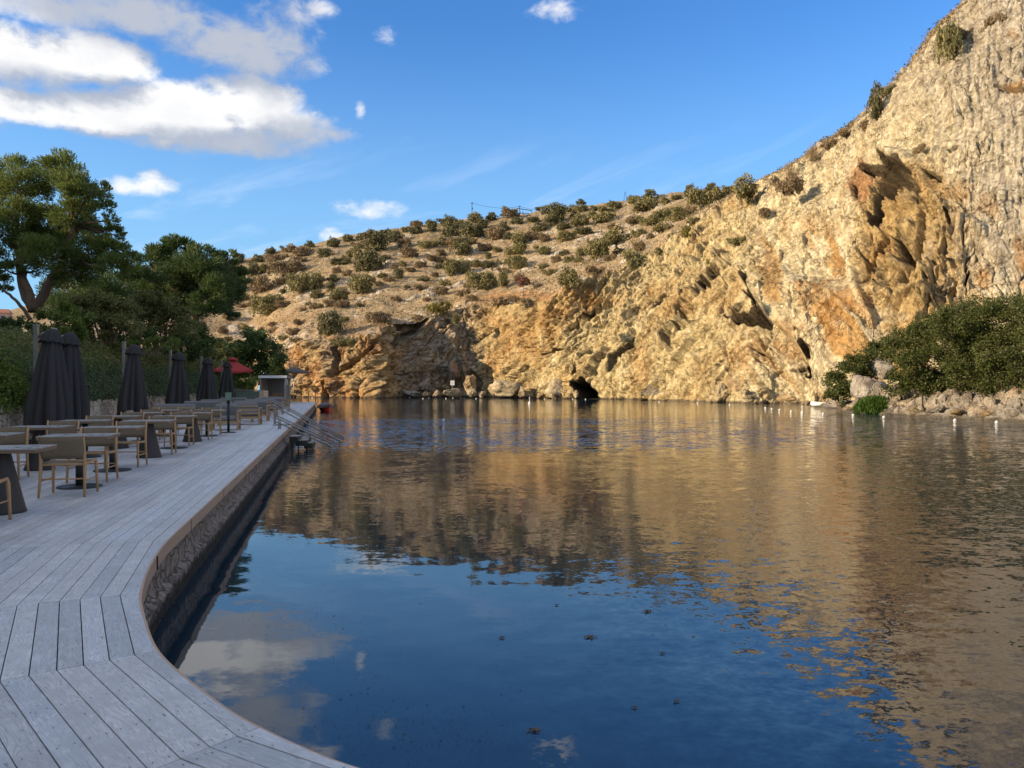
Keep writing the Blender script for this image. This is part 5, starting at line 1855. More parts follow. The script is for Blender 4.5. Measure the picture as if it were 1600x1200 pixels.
pine('pine_tree', tuple(W(305, 505, 46)), [([(305, 505, 0), (306, 470, 0), (298, 440, 0), (290, 410, 0)], .24), ([(306, 480, 0), (330, 455, .4), (345, 430, .6)], .14), ([(304, 470, 0), (270, 450, -.5), (245, 425, -.5)], .14)],
     [(226, 408, 14), (242, 398, 16), (274, 388, 17), (290, 382, 14), (260, 404, 20), (300, 402, 20), (332, 400, 13), (346, 408, 13), (362, 394, 6), (362, 412, 10), (224, 434, 20), (255, 432, 25), (290, 430, 26), (325, 428, 24), (350, 432, 20), (374, 430, 12), (386, 441, 9), (300, 458, 18), (340, 456, 25), (368, 458, 15), (350, 482, 15), (364, 494, 9), (338, 478, 12), (240, 456, 24), (268, 460, 22), (305, 445, 26), (300, 480, 18), (322, 474, 20), (280, 478, 18), (318, 415, 22), (308, 425, 24), (345, 470, 20)],
     46, PINE2, 'dark round topped pine tree right of the tallest pine, hiding the hill foot', None, rs, 3600, 0.21)
pine('pine_tree', tuple(W(205, 500, 56)), [([(205, 500, 0), (203, 470, 0), (200, 440, 0)], .22)],
     [(180, 438, 24), (205, 446, 24), (160, 455, 26), (225, 462, 22), (190, 472, 26), (140, 450, 22), (240, 476, 18), (215, 485, 20)],
     56, PINE2, 'dark low pine tree in the gap between the two bigger pines', None, rs, 1500, 0.24, dspread=3)
pine('pine_tree', tuple(W(110, 500, 58)), [([(110, 500, 0), (112, 470, 0), (110, 440, 0)], .22)],
     [(90, 452, 22), (115, 445, 26), (140, 470, 24), (100, 478, 26), (128, 492, 22), (78, 474, 16)],
     58, PINE2, 'shaded pine tree behind the fork of the tallest pine', None, rs, 1500, 0.24, dspread=3)


# trees of the added shading hill to the left, at and beyond the picture edge
def tuft_tree(name, base, h, r, mat, label, group, rs, n=9000, size=.3):
    t = tag(empty(name, base), label, 'tree', group)
    tr = MB(); limb(tr, [(0, 0, -.3), (.1, 0, h * .4), (0, .1, h * .8)], .2, .08, 8, rs)
    Cs = []
    for k in range(9):
        a = rs.uniform(0, 6.28); q = rs.uniform(.1, .75) * r
        c = np.array((q * math.cos(a), q * math.sin(a), h * rs.uniform(.45, .9)))
        P, A = blob_points(c, r * rs.uniform(.4, .6), n // 9, rs, .8, 10, .42, .3); Cs.append(P)
        limb(tr, [(0, 0, h * .35), c * .6 + np.array((0, 0, h * .1)), c], .07, .02, 5, rs)
    tr.build('trunk', BARK, t)
    V, F = leaf_quads(np.concatenate(Cs), size, rs, .3)
    link('crown', mesh_np('crown', V, F, mat), t)
    return t


for k, (x, y) in enumerate(((-64, 46), (-56, 38), (-52, 28), (-60, 30), (-46, 18), (-52, 12), (-42, 6), (-48, 0), (-40, -8))):
    z = gz_at(x, y)
    if k == 0:
        T0 = o = tuft_tree('pine_tree', (x, y, z), 2.0, 1.7, PINE2, 'x', None, rs)
    else:
        o = copy_tree(T0); o.location = (x, y, z); o.rotation_euler.z = k * 1.3; o.scale = (.6, .6, .42)
    tag(o, 'low bushy pine on the added shading hill beyond the left picture edge', 'tree', 'pines on the added shading hill to the left')


# ---- hedge and shrubs on the bank behind the wall
def bank_leaves(name, y0, y1, sfun, dens, size, mat, label, cat, rs, aspect=.55, thick=.28):
    n = int(dens)
    Y = y0 + (y1 - y0) * rs.uniform(0, 1, n) ** 1.35
    u = rs.uniform(0, 1, n)
    s, zz = sfun(u, Y)
    x = wall_x(Y) - s
    nz = fbm(np.stack((x / 0.7, Y / 0.7, zz / 0.7), 1), 3, 501)
    P = np.stack((x, Y, zz), 1)
    P[:, 2] += nz * 0.26 + rs.normal(size=n) * thick * .4
    P[:, 0] += nz * 0.22 + rs.normal(size=n) * thick * .4
    sz = size * (0.8 + 0.018 * (Y - y0))
    V, F = leaf_quads(P, sz, rs, aspect)
    b = np.array((wall_x(y0) - 1.0, y0, 0.9))
    o = link(name, mesh_np(name, V - b, F, mat), None, b)
    return tag(o, label, cat)


def prof(u, z0, z1, s0, s1):
    return s0 + (s1 - s0) * u ** 1.6, z0 + (z1 - z0) * (1 - (1 - u) ** 1.9)


rs = np.random.RandomState(41)
bank_leaves('clipped_hedge', 4.0, 62.0, lambda u, Y: prof(0.35 + .65 * u, .85, 2.95 + .012 * (Y - 18), .10, 2.6), 78000, .080, HEDGE, 'long dark reddish green hedge running behind the umbrellas above the stone wall', 'hedge', rs)
bank_leaves('juniper_ground_cover', 19.8, 60.0, lambda u, Y: prof(u * .55, .88, 2.7, -.10, 2.2), 42000, .075, JUNI, 'low blue green juniper spilling onto the stone wall between the umbrellas', 'juniper', rs, .30)
bank_leaves('leafy_shrub', 9.0, 19.8, lambda u, Y: prof(u * .95, .86, 2.6, -.10, 1.8), 46000, .085, BRIGHT, 'bright green leafy shrub at the left edge behind the nearest umbrella', 'shrub', rs)
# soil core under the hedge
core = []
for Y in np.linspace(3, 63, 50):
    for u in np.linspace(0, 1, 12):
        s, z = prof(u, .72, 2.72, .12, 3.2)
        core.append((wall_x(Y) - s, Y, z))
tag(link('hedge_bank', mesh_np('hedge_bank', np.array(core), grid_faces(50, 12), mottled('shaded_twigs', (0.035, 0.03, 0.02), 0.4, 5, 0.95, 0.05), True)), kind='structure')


def shrub(name, lumps, D, mat, label, cat, group, rs, leaves=1500, lsize=.12, aspect=.5, flat=.85, dsp=.8, base=None, twigs=True):
    """lumps in photo pixels at distance D"""
    xs = [l[0] for l in lumps]; ys = [l[1] + l[2] for l in lumps]
    b = W(sum(xs) / len(xs), max(ys), D) if base is None else np.array(base)
    t = tag(empty(name, tuple(b)), label, cat, group)
    Cs = []; st = MB()
    for (x, y, r) in lumps:
        d = D + rs.uniform(-dsp, dsp)
        c = W(x, y, d) - b; rad = r / FPX * D
        n = int(leaves * rad ** 2)
        P, A = blob_points(c, rad * 1.18, int(n * 1.25), rs, flat, max(7, int(15 * rad)), .42, .25)
        Cs.append(P)
        if twigs: limb(st, [(c[0] * .3, c[1] * .3, 0), c * .55 + np.array((0, 0, .1)), c], .05, .015, 5, rs)
    if twigs: st.build('stems', BARK, t)
    V, F = leaf_quads(np.concatenate(Cs), lsize, rs, aspect)
    link('foliage', mesh_np('foliage', V, F, mat), t)
    return t


rs = np.random.RandomState(51)
SG = 'shrubs rising behind the hedge'
shrub('tall_shrub', [(78, 502, 26), (100, 492, 24), (112, 515, 24), (70, 525, 20), (95, 530, 20), (125, 500, 18)], 27, BRIGHT, 'light green shrub rising behind the nearest umbrella', 'shrub', SG, rs, 3800, .10)
shrub('tall_shrub', [(130, 485, 24), (155, 478, 24), (180, 480, 24), (200, 484, 22), (145, 510, 26), (172, 512, 26), (200, 512, 24)], 31, OLIVE, 'olive brown tipped shrub under the tall pine, above the second umbrella', 'shrub', SG, rs, 3300, .11)
shrub('tall_shrub', [(220, 480, 22), (243, 472, 22), (265, 480, 22), (230, 508, 26), (258, 508, 26), (285, 505, 24), (290, 525, 20)], 36, OLIVE, 'brownish olive shrub in the middle of the bank below the round topped pine', 'shrub', SG, rs, 3000, .12)
shrub('tall_shrub', [(300, 520, 20), (318, 528, 16), (290, 545, 20), (312, 548, 18), (270, 545, 18)], 41, DGREEN, 'dark green shrub ending the bank below the round topped pine', 'shrub', SG, rs, 2600, .13)
shrub('tall_shrub', [(95, 535, 18), (125, 530, 20), (150, 535, 18), (178, 535, 18), (205, 530, 18), (235, 532, 18)], 34.5, DGREEN, 'dark undergrowth between the hedge and the olive brown shrub', 'shrub', SG, rs, 2600, .12)
shrub('tall_shrub', [(262, 535, 16), (290, 535, 16), (318, 540, 14), (330, 550, 12)], 43.5, OLIVE, 'low olive undergrowth behind the far end of the hedge', 'shrub', SG, rs, 2200, .13)
shrub('tall_shrub', [(205, 540, 14), (222, 536, 12), (250, 540, 14), (272, 540, 12), (180, 545, 12)], 31, BRIGHT, 'row of yellowish young shoots showing over the hedge right of the second umbrella', 'shrub', SG, rs, 3000, .10)
shrub('tall_shrub', [(40, 540, 15), (20, 520, 18), (-10, 515, 24), (25, 505, 14), (50, 515, 14)], 26, DGREEN, 'dark shrub at the left edge beneath the pine fork', 'shrub', SG, rs, 3400, .11)
shrub('tall_shrub', [(365, 550, 22), (385, 535, 20), (405, 530, 18), (420, 550, 20), (390, 560, 25), (430, 570, 18), (442, 585, 12), (410, 580, 22), (375, 580, 20)], 66, DGREEN, 'big dark green shrub rising between the red parasol and the pavilion', 'shrub', None, rs, 1500, .20, dsp=1.6)
shrub('tall_shrub', [(345, 540, 12), (338, 555, 14), (350, 572, 14), (330, 570, 16)], 58, OLIVE, 'twiggy olive shrub just left of the red parasol', 'shrub', None, rs, 1700, .18)
shrub('clipped_bush', [(372, 595, 13), (388, 594, 13), (398, 602, 11), (380, 604, 12), (362, 600, 10)], 50.5, BRIGHT, 'round clipped green bush beneath the red parasol behind the bar counter', 'bush', None, rs, 2300, .13)

# low growth all over the added shading hill
n = 42000
hx = rs.uniform(-78, -10, n); hy = rs.uniform(-22, 68, n)
hz = ground_z(hx, hy)
ok = ((-8.25 - .215 * np.clip(hy, -60, 62) - hx) > 3.0) & (fbm(np.stack((hx / 5, hy / 5, hx * 0), 1), 3, 801) > -.25)
P = np.stack((hx, hy, hz + .15 + .5 * np.abs(rs.normal(size=n))), 1)[ok]
V, F = leaf_quads(P, .42, rs, .5)
tag(link('shading_hill_undergrowth', mesh_np('shading_hill_undergrowth', V, F, DGREEN)), kind='stuff')

# small house far off at the left edge
q = W(0, 508, 150)
t = tag(empty('distant_house', tuple(q), .4), 'small sunlit pinkish house with tiled roof far away at the left edge', 'house')
MB().box((0, 0, 1.5), (4.6, 4, 3.6)).build('wall', mottled('pink_plaster', (0.50, 0.34, 0.27), .1, 2), t)
MB().add([(-2.6, -2.3, 3.3), (2.6, -2.3, 3.3), (2.6, 2.3, 3.3), (-2.6, 2.3, 3.3), (-2.0, 0, 4.5), (2.0, 0, 4.5)], [(0, 1, 5, 4), (2, 3, 4, 5), (1, 2, 5), (3, 0, 4), (3, 2, 1, 0)]).build('roof', mottled('roof_tile', (0.38, 0.15, 0.09), .2, 3), t)
t.scale = (.75, .75, .7)
for x in (-1.2, 1.0): MB().box((x, -2.01, 1.9), (.9, .06, 1.1)).build('window', mottled('dark_glass', (0.05, 0.05, 0.06), .1, 2, .2), t)

# ------------------------------------------------------------------ right bank: rock mound and shrubs
BX = np.array((1262, 1283, 1310, 1330, 1365, 1400, 1440, 1480, 1520, 1560, 1600, 1680, 1750, 1900, 2100, 2500), float)
BY = np.array((634.5, 637.0, 640.5, 643.5, 646.5, 648.5, 650.5, 652.5, 654.5, 656.5, 659, 664, 670, 682, 700, 735), float)


def build_bank():
    xs = np.concatenate((np.arange(1262, 1700, 2.2), np.arange(1700, 2500, 16)))
    ys = np.interp(xs, BX, BY)
    D = FPX * (EYE - WZ) / (ys - HY)
    S = np.stack(((xs - 800) / FPX * D, D), 1)
    T = np.gradient(S, axis=0); T /= np.linalg.norm(T, axis=1)[:, None]
    N = np.stack((-T[:, 1], T[:, 0]), 1)
    N[(N[:, 0] + 0.5 * N[:, 1]) < 0] *= -1
    hk = np.interp(xs, (1262, 1290, 1330, 1365, 1385, 1420, 1500, 1600, 2500), (.15, .5, 1.6, 2.6, 2.7, 1.6, 1.5, 2.0, 2.5))
    vs_ = np.concatenate((np.linspace(-1.2, 0, 5), np.linspace(0.08, 5, 46), np.linspace(5.6, 22, 14)))
    P = np.empty((len(vs_), len(xs), 3))
    for i, v in enumerate(vs_):
        P[i, :, :2] = S + N * v
        f = np.clip(v / 2.6, 0, 1); z = hk * (f * f * (3 - 2 * f)) + np.clip(v - 2.6, 0, 30) * 0.16 + .10 * min(max(v / .1, 0), 1)
        if v > 12: z = z - (v - 12) * .12
        P[i, :, 2] = WZ + (z if v > 0 else v * 1.2)
    p = P.reshape(-1, 3)
    f1, fe, fh, rid = cells(p / np.array((1.0, 1.0, .7)), 44)
    g1, ge, gh, gid = cells(p / .38, 45)
    h = (fh * .5 - .25 * np.exp(-(fe / .07) ** 2)) * .9 + gh * .16 - .06 * np.exp(-(ge / .1) ** 2) + fbm(p / 2.6, 3, 601) * .35
    amp = np.broadcast_to(np.interp(vs_, (-1.2, 0, .25, 1.2, 22), (0, .12, .35, 1, .8))[:, None], P.shape[:2]).ravel()
    p = p.copy(); p[:, 2] += h * amp * .9; p[:, 1] -= h * amp * .6; p[:, 0] -= h * amp * .3
    n1 = fbm(p / 1.5, 4, 611); n2 = fbm(p / 4, 3, 621)
    col = np.empty((len(p), 3)); col[:] = (.37, .335, .28)
    for c, w in (((.50, .40, .27), sstep(0, .4, n2)), ((.30, .28, .26), sstep(.05, .4, n1) * .7), ((.40, .26, .14), sstep(.1, .4, fbm(p / 2.2, 3, 631)) * .6), ((.12, .10, .07), sstep(-.52, -.62, p[:, 2]) * .8)):
        w = w[:, None]; col = col * (1 - w) + np.array(c) * w
    o = link('rocky_bank', mesh_np('rocky_bank', p, grid_faces(*P.shape[:2]), ROCK, True, np.clip(col, .02, .8)))
    tag(o, kind='structure')
    return p.reshape(P.shape)


BANK = build_bank()


def rock_mesh(seed, sub=4, rough=1.25):
    bm = bmesh.new()
    bmesh.ops.create_icosphere(bm, subdivisions=sub, radius=1.0)
    P = np.array([v.co[:] for v in bm.verts])
    F = np.array([[v.index for v in f.verts] for f in bm.faces])
    bm.free()
    r = np.random.RandomState(seed)
    # cut by random planes for flat faces
    for k in range(15):
        d = rand_dirs(1, r)[0]; c = r.uniform(.42, .80)
        q = P @ d
        P = P - np.clip(q - c, 0, None)[:, None] * d * .92
    off = seed * 3.7
    n = fbm(P * 1.6 + off, 4, 701) * .14 * rough + fbm(P * 5 + off, 3, 711) * .05 * rough
    f1, fe, fh, rid = cells(P * 2.3 + off, 46)
    P = P * (1 + n + (fh * .12 - .05 * np.exp(-(fe / .07) ** 2)) * rough)[:, None]
    return P, F


ROCKV = {}


def rock_me(kind, seed):
    k = (kind, seed)
    if k not in ROCKV:
        P, F = rock_mesh(seed)
        base = {'tan': (.42, .31, .175), 'grey': (.36, .33, .285), 'cream': (.46, .385, .26), 'brown': (.36, .27, .19)}[kind]
        n = fbm(P * 2 + seed, 4, 721)
        col = np.array(base) * (1 + .35 * n)[:, None]
        ROCKV[k] = mesh_np('boulder', P, F, ROCK, True, np.clip(col, .03, .8))
    return ROCKV[k]


def boulder(px, py_base, w, h, D, kind, seed, label, rz=0., deep=.8, sink=.12):
    """px centre, bottom row, width and height in photo pixels"""
    q = W(px, py_base, D)
    ww = w / FPX * D; hh_ = h / FPX * D
    o = link('boulder', rock_me(kind, seed))
    o.location = (q[0], q[1] + ww * .2, q[2] + hh_ * (.5 - sink))
    o.scale = (ww * .56, ww * .5 * deep, hh_ * .60)
    o.rotation_euler = (0, 0, rz)
    return tag(o, label, 'boulder', 'boulders along the shore')


for i, (px, pb, w, h, D, kind, lab) in enumerate((
        (643, 620, 40, 13, 131, 'grey', 'low grey boulder at the left of the shaded rock pile by the water'), (664, 612, 26, 24, 134, 'grey', 'upright grey boulder behind the low ones in the shaded recess'),
        (666, 620, 20, 11, 129.5, 'tan', 'small tan boulder at the waterline left of the white notice'), (683, 619, 16, 12, 129, 'cream', 'small pale boulder just left of the white notice at the water'),
        (707, 621, 44, 16, 127.5, 'cream', 'flat pale boulder under the white notice board'), (733, 612, 28, 32, 130.5, 'tan', 'tall rounded boulder right of the white notice board'), (738, 620, 24, 16, 127.5, 'cream', 'blocky pale boulder at the foot of the tall rounded one'),
        (708, 596, 30, 34, 138, 'brown', 'big shaded brown boulder leaning in the recess above the notice'), (786, 621.5, 68, 30, 127, 'cream', 'long sunlit wedge boulder at the shore left of the water cave'),
        (753, 620, 16, 12, 127.5, 'cream', 'little pale rock between the notice pile and the long wedge boulder'), (815, 620, 22, 18, 126, 'cream', 'lone pale block right of the long wedge boulder'), (838, 615, 26, 18, 127, 'tan', 'orange tan block set back before the largest left shore boulder'),
        (871, 621.5, 52, 36, 122.5, 'cream', 'large sunlit slab boulder beside the water cave'), (900, 622, 18, 14, 121, 'cream', 'small block at the lip of the water cave'), (846, 621, 18, 9, 124, 'tan', 'small flat rock just left of the large slab boulder'),
        (1117, 627, 28, 42, 97.5, 'tan', 'tall narrow boulder leaning on the cliff in the right rock group'), (1127, 629, 22, 32, 95, 'cream', 'pointed pale boulder left of the twin rounded ones'),
        (1160, 624, 46, 42, 94, 'tan', 'high rounded boulder in the right rock group'), (1178, 630, 58, 26, 90.5, 'cream', 'low broad boulder at the water in front of the high rounded one'),
        (1210, 610, 36, 30, 92.5, 'tan', 'square topped boulder under the small dark cave'), (1238, 630, 60, 20, 90, 'tan', 'flat shelf of rock at the water left of the white dinghy'), (1262, 632, 24, 8, 86.5, 'cream', 'small low rock beside the white dinghy'),
        (1028, 625.5, 44, 14, 108.5, 'grey', 'dark grey ledge of rock at the water below the cliff middle'), (1095, 628, 26, 12, 99, 'cream', 'small pale rock at the shore left of the leaning boulder'),
        (1362, 634, 92, 58, 64, 'grey', 'big grey white boulder before the right bank shrubs'), (1382, 594, 46, 34, 65.5, 'grey', 'smaller grey boulder perched on the big one at the bank'), (1350, 643, 50, 16, 60.5, 'cream', 'low pale rock at the water by the green reeds'),
        (1430, 645, 30, 13, 54.5, 'cream', 'pale rock right of the green reeds'), (1466, 646, 28, 14, 52.5, 'grey', 'grey rock under the bank shrubs, third right of the reeds'), (1500, 648, 30, 12, 50.5, 'tan', 'tan rock beneath the large bank shrub'),
        (1545, 651, 32, 12, 48.5, 'tan', 'brownish flat rock near the right edge of the shore'), (1588, 652, 28, 15, 46.5, 'grey', 'grey rock at the far right edge of the shore'))):
    boulder(px, pb, w, h, D, kind, 1 + i % 9, lab, i * 1.1)

rs = np.random.RandomState(61)
BG = 'shrubs covering the right bank'
shrub('bank_shrub', [(1305, 598, 20), (1310, 618, 18), (1318, 580, 16), (1300, 618, 12), (1325, 605, 14)], 68, BANKG, 'separate dark shrub at the left tip of the right bank', 'shrub', BG, rs, 1150, .20, dsp=1)
shrub('bank_shrub', [(1335, 572, 18), (1352, 560, 18), (1370, 548, 16), (1345, 585, 16), (1385, 540, 16)], 67, BANKG, 'low dark shrub behind the perched grey boulder', 'shrub', BG, rs, 1150, .20, dsp=1)
shrub('bank_shrub', [(1405, 548, 26), (1430, 530, 28), (1455, 520, 30), (1420, 575, 28), (1450, 565, 32), (1405, 600, 20), (1435, 605, 28), (1465, 600, 28), (1455, 630, 18)], 57, BANKG, 'big bank shrub right of the grey boulders, above the reeds', 'shrub', BG, rs, 1250, .18, dsp=1.4)
shrub('bank_shrub', [(1485, 512, 32), (1515, 502, 34), (1490, 550, 34), (1520, 545, 36), (1500, 590, 32), (1530, 590, 32), (1500, 620, 24), (1530, 622, 22)], 54, BANKG, 'tall bank shrub in the middle of the right bank', 'shrub', BG, rs, 1300, .17, dsp=1.5)
shrub('bank_shrub', [(1550, 495, 32), (1580, 486, 32), (1555, 535, 36), (1588, 530, 36), (1565, 575, 34), (1595, 575, 34), (1570, 615, 26), (1600, 618, 28)], 51, BANKG, 'tallest bank shrub at the right edge of the picture', 'shrub', BG, rs, 1350, .16, dsp=1.5)
shrub('bank_shrub', [(1640, 480, 40), (1690, 480, 45), (1640, 540, 45), (1700, 545, 50), (1650, 600, 40), (1720, 610, 45), (1780, 560, 60)], 46, BANKG, 'bank shrub running out of the picture at the right edge', 'shrub', BG, rs, 900, .18, dsp=1.5)
# reeds
q = W(1373, 648, 58)
n = 7000
a = rs.uniform(0, 6.28, n); r = np.sqrt(rs.uniform(0, 1, n))
P = np.stack((r * np.cos(a) * 1.65, r * np.sin(a) * 1.1, np.zeros(n)), 1)
hgt = 1.55 * (1 - .55 * r ** 2.5) * rs.uniform(.35, 1, n)
P[:, 2] = hgt - .15
V, F = leaf_quads(P, .34, rs, .16, np.stack((P[:, 0] * .3, P[:, 1] * .3, np.ones(n)), 1), .55)
tag(link('reed_clump', mesh_np('reed_clump', V, F, REED), None, q + np.array((0, .4, 0.02))), 'bright green rounded clump of reeds at the water on the right bank', 'reeds')


# ------------------------------------------------------------------ hillside bushes
def bush_me(seed, kind, n=2000, flat=.75, lsize=.115, lumps=6):
    r = np.random.RandomState(seed)
    Cs = []
    for k in range(lumps):
        a = r.uniform(0, 6.28); q = r.uniform(.1, .55)
        c = np.array((q * math.cos(a), q * math.sin(a) * .8, r.uniform(.3, .62) * flat))
        P, A = blob_points(c, r.uniform(.34, .5), n // lumps, r, .85, 9, .42, .3); Cs.append(P)
    C = np.concatenate(Cs); C[:, 2] = np.maximum(C[:, 2], .01)
    V, F = leaf_quads(C, lsize, r, .5)
    return mesh_np('shrub_%s' % kind, V, F, HB[kind])


BM = {}
for kind in HB:
    BM[kind] = [bush_me(100 + 7 * k + len(kind) * 31, kind, lumps=5 + k) for k in range(3)]
BM['dry'] = []
for k in range(2):                                       # leafless grey twigs
    r = np.random.RandomState(900 + k); n = 700
    d = rand_dirs(n, r); d[:, 2] = np.abs(d[:, 2]) + .2; d /= np.linalg.norm(d, axis=1)[:, None]
    C = d * r.uniform(.2, .9, n)[:, None] * np.array((.8, .8, .85))
    V, F = leaf_quads(C, .26, r, .07, d, .35)
    BM['dry'].append(mesh_np('shrub_dry', V, F, HB['brown']))

BUSHES = [  # px, base row, width, height, kind
    (580, 421, 57, 30, 'dark'), (473, 460, 51, 38, 'olive'), (565, 458, 48, 31, 'olive'), (533, 470, 33, 20, 'olive'), (410, 458, 45, 29, 'brown'), (418, 493, 51, 34, 'olive'), (526, 521, 50, 34, 'dark'), (538, 539, 36, 14, 'olive'),
    (589, 504, 45, 20, 'brown'), (682, 491, 45, 24, 'yellow'), (709, 507, 15, 19, 'olive'), (757, 452, 48, 30, 'olive'), (787, 449, 28, 25, 'olive'), (821, 446, 28, 16, 'red'), (703, 431, 28, 27, 'olive'), (724, 428, 28, 23, 'olive'),
    (766, 418, 40, 15, 'dark'), (810, 421, 36, 24, 'olive'), (727, 397, 46, 25, 'dark'), (805, 398, 40, 19, 'olive'), (637, 402, 36, 18, 'brown'), (550, 402, 36, 19, 'olive'), (532, 414, 40, 16, 'dark'), (451, 430, 60, 28, 'brown'),
    (391, 431, 33, 21, 'dark'), (472, 401, 42, 21, 'brown'), (502, 404, 34, 18, 'dark'), (580, 374, 18, 15, 'dark'), (520, 386, 25, 16, 'dark'), (598, 390, 58, 27, 'dark'), (619, 377, 34, 17, 'dark'), (649, 366, 28, 16, 'dark'),
    (679, 362, 25, 18, 'dark'), (700, 371, 36, 24, 'dark'), (742, 371, 48, 27, 'dark'), (775, 374, 40, 22, 'brown'), (814, 383, 36, 20, 'olive'), (430, 408, 34, 14, 'brown'), (685, 461, 30, 15, 'brown'), (796, 476, 52, 18, 'brown'), (843, 479, 26, 18, 'brown'),
    (877, 345, 40, 25, 'dark'), (908, 354, 32, 21, 'olive'), (943, 348, 43, 22, 'olive'), (968, 326, 32, 12, 'dark'), (1013, 328, 62, 25, 'olive'), (1017, 352, 40, 20, 'olive'), (1059, 346, 36, 25, 'olive'), (1080, 306, 22, 17, 'dark'),
    (1104, 324, 43, 32, 'olive'), (1143, 303, 25, 15, 'olive'), (1188, 311, 50, 36, 'olive'), (1222, 300, 46, 34, 'brown'), (935, 403, 47, 31, 'olive'), (962, 383, 47, 26, 'olive'), (985, 416, 44, 32, 'olive'), (961, 432, 33, 17, 'dark'), (893, 446, 40, 29, 'olive'),
    (930, 432, 28, 18, 'brown'), (1080, 373, 36, 25, 'yellow'), (1038, 362, 32, 15, 'olive'), (851, 398, 29, 17, 'olive'), (884, 376, 31, 17, 'olive'), (814, 418, 28, 18, 'olive'), (915, 366, 36, 15, 'dark'), (858, 352, 30, 16, 'dark'), (840, 362, 34, 16, 'dark'),
    (610, 440, 20, 9, 'brown'), (640, 425, 18, 9, 'brown'), (660, 440, 22, 10, 'olive'), (500, 440, 22, 12, 'olive'), (445, 480, 26, 12, 'brown'), (500, 482, 26, 10, 'brown'), (620, 470, 20, 9, 'brown'), (740, 470, 24, 10, 'brown'), (650, 500, 28, 10, 'brown'),
    (860, 430, 24, 12, 'olive'), (870, 410, 22, 11, 'brown'), (905, 400, 24, 13, 'olive'), (950, 408, 22, 12, 'brown'), (1000, 390, 26, 13, 'brown'), (1030, 395, 22, 11, 'olive'), (1050, 370, 24, 12, 'brown'), (1090, 350, 24, 12, 'olive'), (1120, 338, 24, 14, 'brown'),
    (1150, 325, 26, 14, 'olive'), (1000, 370, 28, 14, 'olive'), (990, 350, 28, 14, 'brown'), (960, 360, 26, 13, 'brown'), (760, 392, 26, 14, 'brown'), (690, 400, 26, 13, 'brown'), (665, 388, 28, 15, 'olive'), (630, 386, 26, 14, 'brown'), (690, 384, 26, 14, 'dark'),
    (560, 388, 24, 12, 'brown'), (600, 408, 22, 11, 'brown'), (400, 410, 26, 13, 'dark'), (412, 425, 26, 13, 'olive'), (440, 445, 26, 13, 'brown'), (400, 480, 22, 14, 'brown'), (380, 470, 26, 16, 'olive'), (360, 500, 26, 14, 'brown'), (345, 520, 26, 12, 'brown'),
    (430, 520, 26, 10, 'brown'), (470, 535, 22, 9, 'brown'), (385, 515, 24, 10, 'olive'), (880, 360, 28, 16, 'dark'), (830, 375, 30, 15, 'brown'), (790, 360, 30, 14, 'dark'), (720, 356, 28, 14, 'dark'), (760, 356, 28, 14, 'dark'), (805, 350, 26, 12, 'dark'), (835, 347, 26, 11, 'dark'),
    (545, 378, 26, 13, 'dark'), (565, 374, 20, 10, 'dark'), (600, 368, 24, 12, 'dark'), (630, 364, 24, 11, 'dark'), (485, 388, 24, 12, 'dark'), (450, 394, 24, 12, 'brown'), (420, 399, 24, 12, 'dark'), (925, 330, 22, 9, 'dark'), (955, 322, 18, 9, 'dark'), (990, 316, 26, 12, 'olive'), (1040, 318, 26, 12, 'olive'), (1060, 312, 22, 10, 'dark')]
r5 = random.Random(77)
for _k in range(900):
    if len(BUSHES) >= 222: break
    _x = r5.uniform(335, 1130); _r = tabx(np.array([_x]), 4)[0] if _x > 425 else np.interp(_x, LT[:, 0], LT[:, 4]); _m = tabx(np.array([_x]), 2)[0] if _x > 425 else 560
    _f = r5.random() ** 1.7
    _y = _r + 4 + _f * (_m - _r - 22)
    _w = r5.uniform(20, 34) if _f < .35 else r5.uniform(14, 26)
    if any(abs(_x - q[0]) < .5 * (_w + q[2]) * .62 and abs(_y - q[1]) < 9 for q in BUSHES): continue
    if 780 < _x < 860 and _y > 455: continue
    BUSHES.append((_x, _y, _w, _w * r5.uniform(.45, .62), r5.choice(['dark', 'dark', 'olive', 'brown', 'olive'] if _f < .35 else ['olive', 'brown', 'brown', 'dark'])))
ZONE = lambda x, y: ('high on the ridge' if y < 362 + 0 else 'on the upper slope' if y < 405 else 'on the middle slope' if y < 455 else 'on the lower slope')
SIDE = lambda x: ('above the left headland' if x < 600 else 'above the dark recess' if x < 740 else 'above the orange wall' if x < 880 else 'near the cliff rim')
KN = {'olive': 'olive green', 'dark': 'dark green', 'brown': 'dry brownish', 'yellow': 'yellow green', 'red': 'reddish dry', 'dry': 'bare twiggy'}


def wsize(w): return 'broad' if w >= 45 else 'medium' if w >= 30 else 'small'


